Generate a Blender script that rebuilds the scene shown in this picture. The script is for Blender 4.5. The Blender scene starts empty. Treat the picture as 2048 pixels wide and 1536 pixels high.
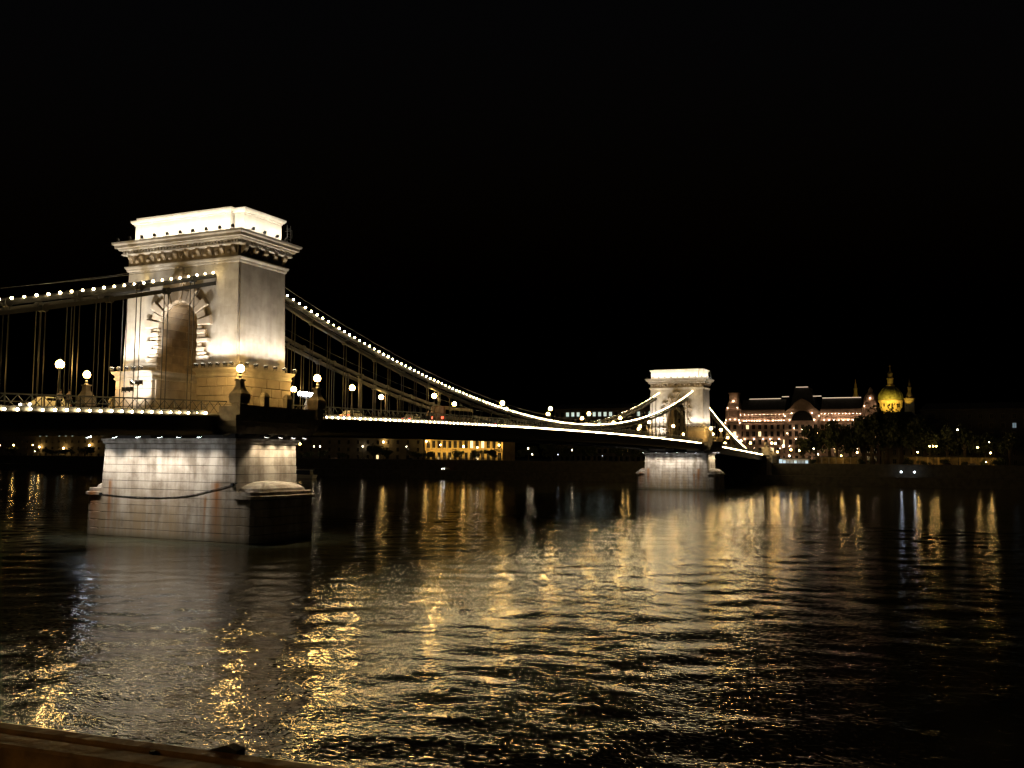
import bpy, math, random
import numpy as np
from mathutils import Vector, Matrix, Quaternion
random.seed(7)
rng = np.random.default_rng(11)
SC = bpy.context.scene
COL = SC.collection

# ------------------------------------------------------------------ camera
CAM = Vector((-84.0255, -78.3101, 9.2504))
yaw, pitch, roll = 0.4394, 0.0759, 0.0085
fwd = Vector((math.cos(pitch) * math.cos(yaw), math.cos(pitch) * math.sin(yaw), math.sin(pitch)))
rt = Vector((math.sin(yaw), -math.cos(yaw), 0))
up = rt.cross(fwd)
r2 = rt * math.cos(roll) + up * math.sin(roll)
u2 = -rt * math.sin(roll) + up * math.cos(roll)
cd = bpy.data.cameras.new('camera')
cam = bpy.data.objects.new('camera', cd)
COL.objects.link(cam)
m = Matrix((r2, u2, -fwd)).transposed().to_4x4()
m.translation = CAM
cam.matrix_world = m
cd.sensor_width = 36
cd.lens = 36 * 1928.33 / 2048
cd.clip_start = 0.1
cd.clip_end = 4000
SC.camera = cam

# ------------------------------------------------------------------ night sky
world = bpy.data.worlds.new('World')
SC.world = world
world.use_nodes = True
wn = world.node_tree
bg = wn.nodes['Background']
sky = wn.nodes.new('ShaderNodeTexSky')
sky.sky_type = 'NISHITA'
sky.sun_disc = False
sky.sun_elevation = math.radians(-4.5)
sky.sun_rotation = math.radians(250)
wn.links.new(sky.outputs[0], bg.inputs[0])
bg.inputs[1].default_value = 0.1

SC.view_settings.view_transform = 'Standard'
SC.view_settings.look = 'None'
SC.view_settings.exposure = 0.7
SC.view_settings.gamma = 1.0
SC.view_settings.use_curve_mapping = False
cy = SC.cycles
cy.use_denoising = True
cy.denoising_prefilter = 'ACCURATE'
cy.max_bounces = 4
cy.diffuse_bounces = 2
cy.glossy_bounces = 3
cy.transmission_bounces = 2
cy.sample_clamp_indirect = 2.0
cy.sample_clamp_direct = 24.0
cy.use_light_tree = True
cy.filter_width = 1.5
cy.caustics_reflective = False
cy.caustics_refractive = False

# light levels (radiant watts for the lamps, radiance for the glowing glass)
ATTIC_W, BODY_W, PROJ_W, PIER_W = 260, 470, 4100, 1500
GLOBE_L, BULB_L = 175.0, 56.0

# ------------------------------------------------------------------ materials
def newmat(name):
    mt = bpy.data.materials.new(name)
    mt.use_nodes = True
    nt = mt.node_tree
    return mt, nt, nt.nodes['Principled BSDF']

def N(nt, t, **kw):
    n = nt.nodes.new(t)
    for k, v in kw.items():
        setattr(n, k, v)
    return n

def plain(name, col, rough=0.6, metal=0.0, var=0.0, scale=2.0, bump=0.0):
    mt, nt, b = newmat(name)
    b.inputs['Base Color'].default_value = (*col, 1)
    b.inputs['Roughness'].default_value = rough
    b.inputs['Metallic'].default_value = metal
    if var or bump:
        g = N(nt, 'ShaderNodeNewGeometry')
        no = N(nt, 'ShaderNodeTexNoise')
        no.inputs['Scale'].default_value = scale
        no.inputs['Detail'].default_value = 5
        nt.links.new(g.outputs['Position'], no.inputs['Vector'])
        cr = N(nt, 'ShaderNodeValToRGB')
        cr.color_ramp.elements[0].position = .3
        cr.color_ramp.elements[1].position = .7
        cr.color_ramp.elements[0].color = (*[c * (1 - var) for c in col], 1)
        cr.color_ramp.elements[1].color = (*[min(1, c * (1 + var)) for c in col], 1)
        nt.links.new(no.outputs[0], cr.inputs[0])
        nt.links.new(cr.outputs[0], b.inputs['Base Color'])
        if bump:
            bp = N(nt, 'ShaderNodeBump')
            bp.inputs['Strength'].default_value = bump
            bp.inputs['Distance'].default_value = .03
            nt.links.new(no.outputs[0], bp.inputs['Height'])
            nt.links.new(bp.outputs[0], b.inputs['Normal'])
    return mt

def glow(name, col, strength, sampling='AUTO'):
    mt, nt, b = newmat(name)
    b.inputs['Base Color'].default_value = (.6, .6, .6, 1)
    b.inputs['Emission Color'].default_value = (*col, 1)
    b.inputs['Emission Strength'].default_value = strength
    mt.cycles.emission_sampling = sampling
    return mt

def stone_mat(name, light, dark, per_block=.12, streak=.5, river=False, grime=None):
    """Limestone: block-to-block tone, cloudy patches, rain streaks; rust runs and a damp foot on the river piers."""
    mt, nt, b = newmat(name)
    L = nt.links.new
    g = N(nt, 'ShaderNodeNewGeometry')
    no = N(nt, 'ShaderNodeTexNoise'); no.inputs['Scale'].default_value = .55; no.inputs['Detail'].default_value = 7; no.inputs['Roughness'].default_value = .62
    L(g.outputs['Position'], no.inputs['Vector'])
    mp = N(nt, 'ShaderNodeMapping'); mp.inputs['Scale'].default_value = (1.1, 1.1, .09)
    L(g.outputs['Position'], mp.inputs['Vector'])
    ns = N(nt, 'ShaderNodeTexNoise'); ns.inputs['Scale'].default_value = 1.0; ns.inputs['Detail'].default_value = 6
    L(mp.outputs[0], ns.inputs['Vector'])
    mx = N(nt, 'ShaderNodeMix', data_type='FLOAT'); mx.inputs[0].default_value = streak
    L(no.outputs[0], mx.inputs[2]); L(ns.outputs[0], mx.inputs[3])
    oi = N(nt, 'ShaderNodeObjectInfo')
    ma = N(nt, 'ShaderNodeMath', operation='MULTIPLY_ADD')
    ma.inputs[1].default_value = per_block
    L(oi.outputs['Random'], ma.inputs[0]); L(mx.outputs[0], ma.inputs[2])
    cr = N(nt, 'ShaderNodeValToRGB')
    e = cr.color_ramp.elements
    e[0].position = .42 if river else .34; e[0].color = (*dark, 1)
    e[1].position = .60 if river else .72; e[1].color = (*light, 1)
    L(ma.outputs[0], cr.inputs[0])
    colour = cr.outputs[0]
    if river:
        sx = N(nt, 'ShaderNodeSeparateXYZ'); L(g.outputs['Position'], sx.inputs[0])
        n2 = N(nt, 'ShaderNodeTexNoise'); n2.inputs['Scale'].default_value = .8; n2.inputs['Detail'].default_value = 6
        L(mp.outputs[0], n2.inputs['Vector'])
        # ochre run-off in the lower courses
        mr = N(nt, 'ShaderNodeMapRange'); mr.inputs[1].default_value = 6.5; mr.inputs[2].default_value = 2.0; mr.inputs[3].default_value = 0; mr.inputs[4].default_value = 1
        L(sx.outputs[2], mr.inputs[0])
        th = N(nt, 'ShaderNodeMapRange'); th.inputs[1].default_value = .36; th.inputs[2].default_value = .62
        L(n2.outputs[0], th.inputs[0])
        mm = N(nt, 'ShaderNodeMath', operation='MULTIPLY'); L(mr.outputs[0], mm.inputs[0]); L(th.outputs[0], mm.inputs[1])
        m2 = N(nt, 'ShaderNodeMix', data_type='RGBA'); L(mm.outputs[0], m2.inputs[0]); L(colour, m2.inputs[6]); m2.inputs[7].default_value = (.30, .215, .125, 1)
        colour = m2.outputs[2]
        # two rust runs under the iron rings
        for yy, z0, wd in ((-7.0, 6.6, .8), (8.3, 6.6, .5), (10.8, 5.4, 1.2), (-5.6, 5.0, .35)):
            s = N(nt, 'ShaderNodeMath', operation='SUBTRACT'); L(sx.outputs[1], s.inputs[0]); s.inputs[1].default_value = yy
            wob = N(nt, 'ShaderNodeMath', operation='MULTIPLY_ADD'); L(n2.outputs[0], wob.inputs[0]); wob.inputs[1].default_value = 1.2; wob.inputs[2].default_value = -.6
            s2 = N(nt, 'ShaderNodeMath', operation='ADD'); L(s.outputs[0], s2.inputs[0]); L(wob.outputs[0], s2.inputs[1])
            ab = N(nt, 'ShaderNodeMath', operation='ABSOLUTE'); L(s2.outputs[0], ab.inputs[0])
            r1 = N(nt, 'ShaderNodeMapRange'); r1.inputs[1].default_value = wd; r1.inputs[2].default_value = 0; L(ab.outputs[0], r1.inputs[0])
            r3 = N(nt, 'ShaderNodeMapRange'); r3.inputs[1].default_value = z0; r3.inputs[2].default_value = z0 - .5; L(sx.outputs[2], r3.inputs[0])
            r4 = N(nt, 'ShaderNodeMapRange'); r4.inputs[1].default_value = 0.3; r4.inputs[2].default_value = 4.5; r4.inputs[3].default_value = .35; L(sx.outputs[2], r4.inputs[0])
            q = N(nt, 'ShaderNodeMath', operation='MULTIPLY'); L(r1.outputs[0], q.inputs[0]); L(r3.outputs[0], q.inputs[1])
            q2 = N(nt, 'ShaderNodeMath', operation='MULTIPLY'); L(q.outputs[0], q2.inputs[0]); L(r4.outputs[0], q2.inputs[1])
            m3 = N(nt, 'ShaderNodeMix', data_type='RGBA'); L(q2.outputs[0], m3.inputs[0]); L(colour, m3.inputs[6]); m3.inputs[7].default_value = (.25, .095, .022, 1)
            colour = m3.outputs[2]
        # algae line at the water
        r5 = N(nt, 'ShaderNodeMapRange'); r5.inputs[1].default_value = .9; r5.inputs[2].default_value = .1; r5.inputs[4].default_value = .8
        L(sx.outputs[2], r5.inputs[0])
        m4 = N(nt, 'ShaderNodeMix', data_type='RGBA'); L(r5.outputs[0], m4.inputs[0]); L(colour, m4.inputs[6]); m4.inputs[7].default_value = (.09, .075, .035, 1)
        colour = m4.outputs[2]
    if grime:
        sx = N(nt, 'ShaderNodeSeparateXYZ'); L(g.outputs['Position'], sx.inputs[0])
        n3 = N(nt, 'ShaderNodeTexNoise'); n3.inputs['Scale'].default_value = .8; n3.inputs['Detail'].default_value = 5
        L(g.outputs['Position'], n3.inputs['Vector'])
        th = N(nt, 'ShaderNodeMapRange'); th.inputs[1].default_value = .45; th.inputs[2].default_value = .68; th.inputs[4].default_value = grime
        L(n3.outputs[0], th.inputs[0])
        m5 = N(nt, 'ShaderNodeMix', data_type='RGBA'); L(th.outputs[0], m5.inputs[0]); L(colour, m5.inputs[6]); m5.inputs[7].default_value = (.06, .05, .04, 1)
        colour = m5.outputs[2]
    L(colour, b.inputs['Base Color'])
    b.inputs['Roughness'].default_value = .85
    nf = N(nt, 'ShaderNodeTexNoise'); nf.inputs['Scale'].default_value = 7; nf.inputs['Detail'].default_value = 6
    L(g.outputs['Position'], nf.inputs['Vector'])
    bp = N(nt, 'ShaderNodeBump'); bp.inputs['Strength'].default_value = .35; bp.inputs['Distance'].default_value = .04
    L(nf.outputs[0], bp.inputs['Height']); L(bp.outputs[0], b.inputs['Normal'])
    return mt

M = {}
M['stone'] = stone_mat('limestone', (.46, .425, .372), (.28, .25, .208), per_block=.08, grime=.22)
M['frieze'] = stone_mat('sooty_limestone', (.36, .29, .20), (.15, .115, .075), grime=.7)
M['reveal'] = stone_mat('darkened_sooty_stone', (.34, .26, .17), (.14, .10, .065), per_block=.28, streak=.2, grime=.5)  # sooty brown stone, toned darker to imitate the dim arch interior
M['attic'] = stone_mat('clean_limestone', (.52, .47, .40), (.36, .32, .26), per_block=0)
M['rough'] = stone_mat('rock_faced_limestone', (.46, .39, .31), (.27, .225, .17), streak=.1, grime=.15)
M['pier'] = stone_mat('river_limestone', (.47, .41, .34), (.20, .16, .12), per_block=.02, river=True)
M['joint'] = plain('mortar_joint', (.05, .042, .035), .95)
M['darkstone'] = plain('weathered_balcony_stone', (.17, .145, .11), .9, var=.35, scale=1.2, bump=.3)
M['iron'] = plain('grey_painted_iron', (.022, .022, .02), .6, 0, var=.2, scale=1.5)
M['girder'] = plain('dark_painted_girder', (.022, .023, .02), .6, .1, var=.25, scale=.8)
M['black'] = plain('black_enamel', (.02, .02, .02), .5)
M['asphalt'] = plain('asphalt', (.05, .05, .05), .9, var=.2, scale=3)
M['paving'] = plain('paving', (.16, .15, .13), .85, var=.2, scale=2)
M['quay'] = plain('quay_stone', (.06, .055, .045), .9, var=.35, scale=.6, bump=.3)
M['bark'] = plain('bark', (.06, .045, .03), .9)
M['leaf'] = plain('leaf', (.034, .044, .016), .7, var=.5, scale=.5)
M['wood'] = plain('varnished_brown_rail', (.25, .13, .042), .55, var=.55, scale=14, bump=.35)
M['globe'] = glow('warm_globe_glass', (1, .60, .17), GLOBE_L)
M['bulb'] = glow('white_bulb_glass', (1, .76, .38), BULB_L)
M['flood_lens'] = glow('floodlight_lens', (1, .93, .8), 6)
M['pier_lens'] = glow('pier_floodlight_lens', (.88, .94, 1), 45)
M['led'] = glow('cold_white_globe', (.85, .9, 1), 22)
M['town_lamp'] = glow('town_lamp_glass', (1, .60, .17), 42)
M['town_white'] = glow('pale_town_lamp_glass', (1, .80, .5), 20)
M['cold_lamp'] = glow('cold_lamp_glass', (.8, .9, 1), 7)
M['uplight'] = glow('facade_uplight_glass', (1, .66, .43), 75)
M['roofline'] = glow('roof_light_tube', (1, .74, .5), .6)
M['win_warm'] = glow('lit_room_window', (1, .72, .35), 1.2, 'NONE')
M['win_pale'] = glow('office_window', (.75, .9, .75), .55, 'NONE')
M['win_cold'] = glow('bluish_window', (.6, .85, 1), .5)
M['win_dimcold'] = glow('dim_bluish_window', (.6, .85, 1), .12)
M['tail'] = glow('red_tail_light', (1, .04, .02), 4)
M['head'] = glow('headlight', (1, .95, .85), 30)
M['glass'] = plain('dark_window_glass', (.012, .013, .015), .1)
M['facade'] = plain('town_render', (.30, .26, .20), .9, var=.2, scale=.3)
M['facade_dark'] = plain('soot_render', (.16, .14, .11), .9, var=.25, scale=.3)
M['dim_wall'] = plain('darkened_render', (.05, .045, .04), .9, var=.25, scale=.3)  # wall colour darkened so the block looks unlit beside the lamps
M['facade_yellow'] = plain('yellow_render', (.42, .31, .13), .9, var=.25, scale=.4)
M['garden'] = plain('stained_garden_wall', (.22, .16, .07), .9, var=.7, scale=.5, bump=.3)
M['palace'] = plain('palace_stone', (.34, .245, .18), .85, var=.3, scale=.4, bump=.3)
M['slate'] = plain('slate_roof', (.04, .042, .045), .7, var=.3, scale=.7)
M['copper'] = plain('patina_copper', (.20, .22, .09), .6, var=.45, scale=.5)
M['basilica'] = plain('basilica_stone', (.48, .40, .20), .85, var=.25, scale=.4)
M['white_paint'] = plain('white_car_paint', (.72, .70, .64), .3)
M['red_paint'] = plain('dark_maroon_paint', (.045, .018, .014), .35)
M['blue_paint'] = plain('dark_blue_paint', (.03, .05, .10), .35)
M['silver'] = plain('silver_paint', (.4, .4, .4), .35, .4)
M['rubber'] = plain('rubber', (.02, .02, .02), .9)
M['hull'] = plain('white_hull', (.65, .66, .66), .5)
M['hair'] = plain('dark_hair', (.03, .02, .015), .8)

def person_mat(name, shirt, trousers):
    mt, nt, b = newmat(name)
    tc = N(nt, 'ShaderNodeTexCoord'); sx = N(nt, 'ShaderNodeSeparateXYZ')
    nt.links.new(tc.outputs['Object'], sx.inputs[0])
    cr = N(nt, 'ShaderNodeValToRGB'); cr.color_ramp.interpolation = 'CONSTANT'
    e = cr.color_ramp.elements
    e[0].position = 0; e[0].color = (.03, .025, .02, 1)
    e[1].position = .05; e[1].color = (*trousers, 1)
    a = e.new(.5); a.color = (*shirt, 1)
    a = e.new(.78); a.color = (.45, .27, .18, 1)
    dv = N(nt, 'ShaderNodeMath', operation='DIVIDE'); dv.inputs[1].default_value = 1.85
    nt.links.new(sx.outputs[2], dv.inputs[0]); nt.links.new(dv.outputs[0], cr.inputs[0])
    nt.links.new(cr.outputs[0], b.inputs['Base Color'])
    return mt

# ------------------------------------------------------------------ helpers
class MB:
    def __init__(s):
        s.v = []; s.f = []
    def add(s, vs, fs):
        o = len(s.v)
        s.v += [tuple(v) for v in vs]
        s.f += [tuple(i + o for i in f) for f in fs]
        return s
    def box(s, x0, x1, y0, y1, z0, z1):
        v = [(x, y, z) for z in (z0, z1) for y in (y0, y1) for x in (x0, x1)]
        return s.add(v, [(0, 2, 3, 1), (4, 5, 7, 6), (0, 1, 5, 4), (2, 6, 7, 3), (0, 4, 6, 2), (1, 3, 7, 5)])
    def cbox(s, x0, x1, y0, y1, z0, z1, c=.03):
        """box with chamfered edges"""
        X = (x0, x1); Y = (y0, y1); Z = (z0, z1)
        idx = {}; v = []
        for i in (0, 1):
            for j in (0, 1):
                for k in (0, 1):
                    sx, sy, sz = 1 - 2 * i, 1 - 2 * j, 1 - 2 * k
                    for a, p in enumerate(((X[i], Y[j] + sy * c, Z[k] + sz * c), (X[i] + sx * c, Y[j], Z[k] + sz * c), (X[i] + sx * c, Y[j] + sy * c, Z[k]))):
                        idx[i, j, k, a] = len(v); v.append(p)
        f = []
        for a, (u, w) in ((0, (1, 2)), (1, (2, 0)), (2, (0, 1))):
            for sdt in (0, 1):
                q = []
                for (p, r) in ((0, 0), (1, 0), (1, 1), (0, 1)):
                    key = [0, 0, 0]; key[a] = sdt; key[u] = p; key[w] = r
                    q.append(idx[(*key, a)])
                f.append(q if sdt else q[::-1])
        for a in range(3):
            u, w = (a + 1) % 3, (a + 2) % 3
            for p in (0, 1):
                for r in (0, 1):
                    k0 = [0, 0, 0]; k1 = [0, 0, 0]
                    k0[a], k1[a] = 0, 1; k0[u] = k1[u] = p; k0[w] = k1[w] = r
                    q = [idx[(*k0, u)], idx[(*k1, u)], idx[(*k1, w)], idx[(*k0, w)]]
                    f.append(q if (p + r) % 2 == 0 else q[::-1])
        for i in (0, 1):
            for j in (0, 1):
                for k in (0, 1):
                    t = [idx[i, j, k, a] for a in range(3)]
                    f.append(t if (i + j + k) % 2 else t[::-1])
        return s.add(v, f)
    def loft(s, rings, cap=True):
        """rings: list of equally long closed point lists"""
        n = len(rings[0]); v = [p for r in rings for p in r]; f = []
        for a in range(len(rings) - 1):
            for i in range(n):
                j = (i + 1) % n
                f.append((a * n + i, a * n + j, (a + 1) * n + j, (a + 1) * n + i))
        if cap:
            f.append(tuple(range(n))[::-1]); f.append(tuple(range((len(rings) - 1) * n, len(rings) * n)))
        return s.add(v, f)
    def rloft(s, cx, cy, prof):
        """stack of rectangles (z, half x, half y)"""
        return s.loft([[(cx - a, cy - b, z), (cx + a, cy - b, z), (cx + a, cy + b, z), (cx - a, cy + b, z)] for z, a, b in prof])
    def lathe(s, c, prof, n=12):
        return s.loft([[(c[0] + r * math.cos(2 * math.pi * i / n), c[1] + r * math.sin(2 * math.pi * i / n), c[2] + z) for i in range(n)] for r, z in prof])
    def tube(s, pts, r, n=6):
        pts = [Vector(p) for p in pts]; rings = []
        for i, p in enumerate(pts):
            d = (pts[min(i + 1, len(pts) - 1)] - pts[max(i - 1, 0)]).normalized()
            a = d.cross(Vector((0, 0, 1)))
            if a.length < .05: a = d.cross(Vector((1, 0, 0)))
            a.normalize(); b = d.cross(a)
            rr = r[i] if isinstance(r, (list, tuple)) else r
            rings.append([tuple(p + (a * math.cos(2 * math.pi * k / n) + b * math.sin(2 * math.pi * k / n)) * rr) for k in range(n)])
        return s.loft(rings)
    def sphere(s, c, r, n=10, m=6, sz=1.0):
        prof = [(max(.001, r * math.sin(math.pi * i / m)), -r * sz * math.cos(math.pi * i / m)) for i in range(m + 1)]
        return s.lathe(c, prof, n)
    def prism(s, poly, axis, a, b):
        """extrude a polygon given in the two other axes along axis"""
        def P(p, t):
            q = [p[0], p[1]]; q.insert(axis, t); return tuple(q)
        return s.loft([[P(p, a) for p in poly], [P(p, b) for p in poly]])
    def mesh(s, name, off=(0, 0, 0)):
        me = bpy.data.meshes.new(name)
        me.from_pydata([(v[0] - off[0], v[1] - off[1], v[2] - off[2]) for v in s.v], [], s.f)
        return me

def fix_normals(me):
    import bmesh
    bm = bmesh.new(); bm.from_mesh(me)
    bmesh.ops.recalc_face_normals(bm, faces=bm.faces)
    bm.to_mesh(me); bm.free()

def wloc(o):
    v = Vector(o.location)
    while o.parent:
        o = o.parent; v += Vector(o.location)
    return v

def tag(o, label=None, cat=None, group=None, kind=None):
    for k, v in (('label', label), ('category', cat), ('group', group), ('kind', kind)):
        if v: o[k] = v
    return o

def thing(name, loc, label, cat, group=None):
    o = bpy.data.objects.new(name, None)
    o.empty_display_size = .5
    COL.objects.link(o); o.location = loc
    return tag(o, label, cat, group)

def part(parent, name, mb, mat, smooth=False, kind=None, label=None):
    """mb in world metres"""
    off = wloc(parent) if parent else Vector()
    me = mb.mesh(name, off); fix_normals(me)
    me.materials.append(mat)
    if smooth: me.polygons.foreach_set('use_smooth', [True] * len(me.polygons))
    o = bpy.data.objects.new(name, me); COL.objects.link(o)
    if parent: o.parent = parent
    if kind: o['kind'] = kind
    if label: o['label'] = label
    return o

def inst(parent, name, me, loc, rot=(0, 0, 0), scale=(1, 1, 1)):
    """another object on a shared mesh; loc relative to the parent"""
    o = bpy.data.objects.new(name, me); COL.objects.link(o)
    o.parent = parent; o.location = loc; o.rotation_euler = rot; o.scale = scale
    return o

def shared(name, mb, mat, smooth=False):
    me = mb.mesh(name); fix_normals(me); me.materials.append(mat)
    if smooth: me.polygons.foreach_set('use_smooth', [True] * len(me.polygons))
    return me

def copy_tree(o, parent=None):
    c = o.copy(); COL.objects.link(c)
    c.parent = parent
    for ch in o.children: copy_tree(ch, c)
    return c

ORD = ['first', 'second', 'third', 'fourth', 'fifth', 'sixth', 'seventh', 'eighth', 'ninth', 'tenth', 'eleventh', 'twelfth', 'thirteenth', 'fourteenth',
       'fifteenth', 'sixteenth', 'seventeenth', 'eighteenth', 'nineteenth', 'twentieth']

def spot(parent, loc, target, watts, angle=120, blend=.8, col=(1, .93, .82), r=.12):
    ld = bpy.data.lights.new('lamp_light', 'SPOT')
    ld.energy = watts; ld.color = col; ld.spot_size = math.radians(angle); ld.spot_blend = blend; ld.shadow_soft_size = r
    o = bpy.data.objects.new('lamp_light', ld); COL.objects.link(o)
    o.parent = parent; o.location = Vector(loc) - wloc(parent)
    o.rotation_mode = 'QUATERNION'
    o.rotation_quaternion = (Vector(target) - Vector(loc)).to_track_quat('-Z', 'Y')
    return o

FL_BODY = shared('floodlight_body', MB().rloft(0, 0, [(-.17, .1, .13), (-.08, .17, .2), (.1, .2, .24), (.13, .2, .24)]), M['black'])
FL_LENS = shared('floodlight_lens', MB().rloft(0, 0, [(.131, .16, .2), (.15, .15, .19)]), M['flood_lens'])
FL_LENS2 = shared('floodlight_lens', MB().rloft(0, 0, [(.131, .16, .2), (.15, .15, .19)]), M['pier_lens'])
FL_YOKE = shared('floodlight_bracket', MB().box(-.03, .03, -.27, -.24, -.3, .05).box(-.03, .03, .24, .27, -.3, .05).box(-.03, .03, -.27, .27, -.33, -.3), M['black'])

def floodlight(loc, target, watts, label, group, angle=120, col=(1, .93, .82), size=1.0, lens=None):
    """a box floodlight with its own lamp; local +Z looks at the target"""
    t = thing('floodlight', loc, label, 'floodlight', group)
    q = (Vector(target) - Vector(loc)).to_track_quat('Z', 'Y')
    for nm, me in (('body', FL_BODY), ('lens', lens or FL_LENS), ('bracket', FL_YOKE)):
        o = inst(t, nm, me, (0, 0, 0), scale=(size,) * 3)
        if nm != 'bracket':
            o.rotation_mode = 'QUATERNION'; o.rotation_quaternion = q
    d = (Vector(target) - Vector(loc)).normalized()
    spot(t, Vector(loc) + d * .24 * size, target, watts, angle, col=col)
    return t

# heights along the bridge -------------------------------------------------
SPAN = 202.6
def zl(x):
    """line of the bulbs along the deck edge"""
    if x < 0: return 13.72 + .030 * x
    if x > SPAN: return 13.66 - .0305 * (x - SPAN)
    return 14.6 - .92 * ((x - SPAN / 2) / (SPAN / 2)) ** 2
def zc(x):
    """line of the bulbs along the upper chain"""
    if x < 0: d = -x - 3.8; return 29.1 - .292 * d + .0009 * d * d
    if x > SPAN: d = x - SPAN - 3.8; return 29.1 - .292 * d + .0009 * d * d
    return 16.3 + .00139 * (x - SPAN / 2) ** 2
DECK_Y, CHAIN_Y = 8.5, 4.8
ABUT = 289.0

# ================================================================== SETTING: river, banks
def axis(parts):
    a = []
    for lo, hi, st in parts:
        n = max(1, int(round((hi - lo) / st)))
        a += list(np.linspace(lo, hi, n, endpoint=False))
    a.append(parts[-1][1])
    return np.array(a)

def build_water():
    xs = axis([(-82.3, -76, .5), (-76, -35, .2), (-35, 5, .33), (5, 60, .7), (60, 150, 1.6), (150, 279, 3.2)])
    ys = axis([(-420, -120, 10), (-120, -92, 1.2), (-92, -28, .22), (-28, 30, .45), (30, 110, 1.1), (110, 260, 3), (260, 760, 12)])
    X, Y = np.meshgrid(xs, ys, indexing='ij')
    dx = np.gradient(xs)[:, None]; dy = np.gradient(ys)[None, :]
    sp = np.maximum(dx, dy)
    Z = np.zeros_like(X)
    # the current and a light breeze: many crossing wavelets, the longest a few metres
    env = .75 + .35 * np.sin(X * .061 + 1.3 + .8 * np.sin(Y * .037)) * np.sin(Y * .048 + .7 + .6 * np.sin(X * .029))
    for i in range(72):
        lam = .8 * (7.5 / .8) ** (rng.random() ** 1.2)
        th = math.radians(15) + rng.normal() * .75
        k = 2 * math.pi / lam
        slope = .0076 * (1.0 if lam < 2.0 else 1.1)
        a = slope / k
        w = np.clip(lam / (2.2 * sp) - 1, 0, 1)
        ph = rng.random() * 6.28
        u = (X * math.cos(th) + Y * math.sin(th)) * k + ph + .5 * np.sin((X * .11 - Y * .07) + ph * 2)
        e = env if lam < 4 else 1
        Z += w * a * e * np.sin(u)
    nx, ny = len(xs), len(ys)
    co = np.stack([X, Y, Z], -1).reshape(-1, 3).astype(np.float32)
    i = np.arange(nx - 1)[:, None] * ny + np.arange(ny - 1)[None, :]
    q = np.stack([i, i + ny, i + ny + 1, i + 1], -1).reshape(-1, 4).astype(np.int32)
    me = bpy.data.meshes.new('river')
    me.vertices.add(len(co)); me.vertices.foreach_set('co', co.ravel())
    me.loops.add(q.size); me.loops.foreach_set('vertex_index', q.ravel())
    me.polygons.add(len(q)); me.polygons.foreach_set('loop_start', np.arange(0, q.size, 4, dtype=np.int32))
    me.polygons.foreach_set('loop_total', np.full(len(q), 4, dtype=np.int32))
    me.polygons.foreach_set('use_smooth', np.ones(len(q), dtype=bool))
    me.update(); me.validate()
    mt, nt, b = newmat('river_water')
    L = nt.links.new
    b.inputs['Base Color'].default_value = (.055, .056, .036, 1)
    b.inputs['Roughness'].default_value = .085
    b.inputs['IOR'].default_value = 1.42
    g = N(nt, 'ShaderNodeNewGeometry')
    hs = None
    for sc, st, wt in ((1.7, (1, .7, 1), .019), (4.3, (1.0, .65, 1), .026)):
        mp = N(nt, 'ShaderNodeMapping'); mp.inputs['Scale'].default_value = st; mp.inputs['Rotation'].default_value = (0, 0, .35)
        L(g.outputs['Position'], mp.inputs['Vector'])
        n = N(nt, 'ShaderNodeTexNoise'); n.inputs['Scale'].default_value = sc; n.inputs['Detail'].default_value = 1; n.inputs['Distortion'].default_value = .6
        L(mp.outputs[0], n.inputs['Vector'])
        mu = N(nt, 'ShaderNodeMath', operation='MULTIPLY'); mu.inputs[1].default_value = wt; L(n.outputs[0], mu.inputs[0])
        if hs is None: hs = mu.outputs[0]
        else:
            ad = N(nt, 'ShaderNodeMath', operation='ADD'); L(hs, ad.inputs[0]); L(mu.outputs[0], ad.inputs[1]); hs = ad.outputs[0]
    # gusts: smoother and rougher patches of the surface
    ng = N(nt, 'ShaderNodeTexNoise'); ng.inputs['Scale'].default_value = .045; ng.inputs['Detail'].default_value = 3
    L(g.outputs['Position'], ng.inputs['Vector'])
    mr = N(nt, 'ShaderNodeMapRange'); mr.inputs[1].default_value = .35; mr.inputs[2].default_value = .65; mr.inputs[3].default_value = .65; mr.inputs[4].default_value = 1.2
    L(ng.outputs[0], mr.inputs[0])
    # calmer water in the lee of the far bank
    sx = N(nt, 'ShaderNodeSeparateXYZ'); L(g.outputs['Position'], sx.inputs[0])
    lee = N(nt, 'ShaderNodeMapRange'); lee.inputs[1].default_value = 30; lee.inputs[2].default_value = 170; lee.inputs[3].default_value = 1; lee.inputs[4].default_value = .36
    L(sx.outputs[0], lee.inputs[0])
    m0 = N(nt, 'ShaderNodeMath', operation='MULTIPLY'); L(mr.outputs[0], m0.inputs[0]); L(lee.outputs[0], m0.inputs[1])
    m2 = N(nt, 'ShaderNodeMath', operation='MULTIPLY'); L(hs, m2.inputs[0]); L(m0.outputs[0], m2.inputs[1])
    bp = N(nt, 'ShaderNodeBump'); bp.inputs['Strength'].default_value = 1.0; bp.inputs['Distance'].default_value = 1.0
    L(m2.outputs[0], bp.inputs['Height']); L(bp.outputs[0], b.inputs['Normal'])
    me.materials.append(mt)
    o = bpy.data.objects.new('river', me); COL.objects.link(o)
    tag(o, 'dark rippled river with golden glints of the bridge lamps', kind='structure')
build_water()

def struct(name, mb, mat, label=None):
    return tag(part(None, name, mb, mat), label, kind='structure')

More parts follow.
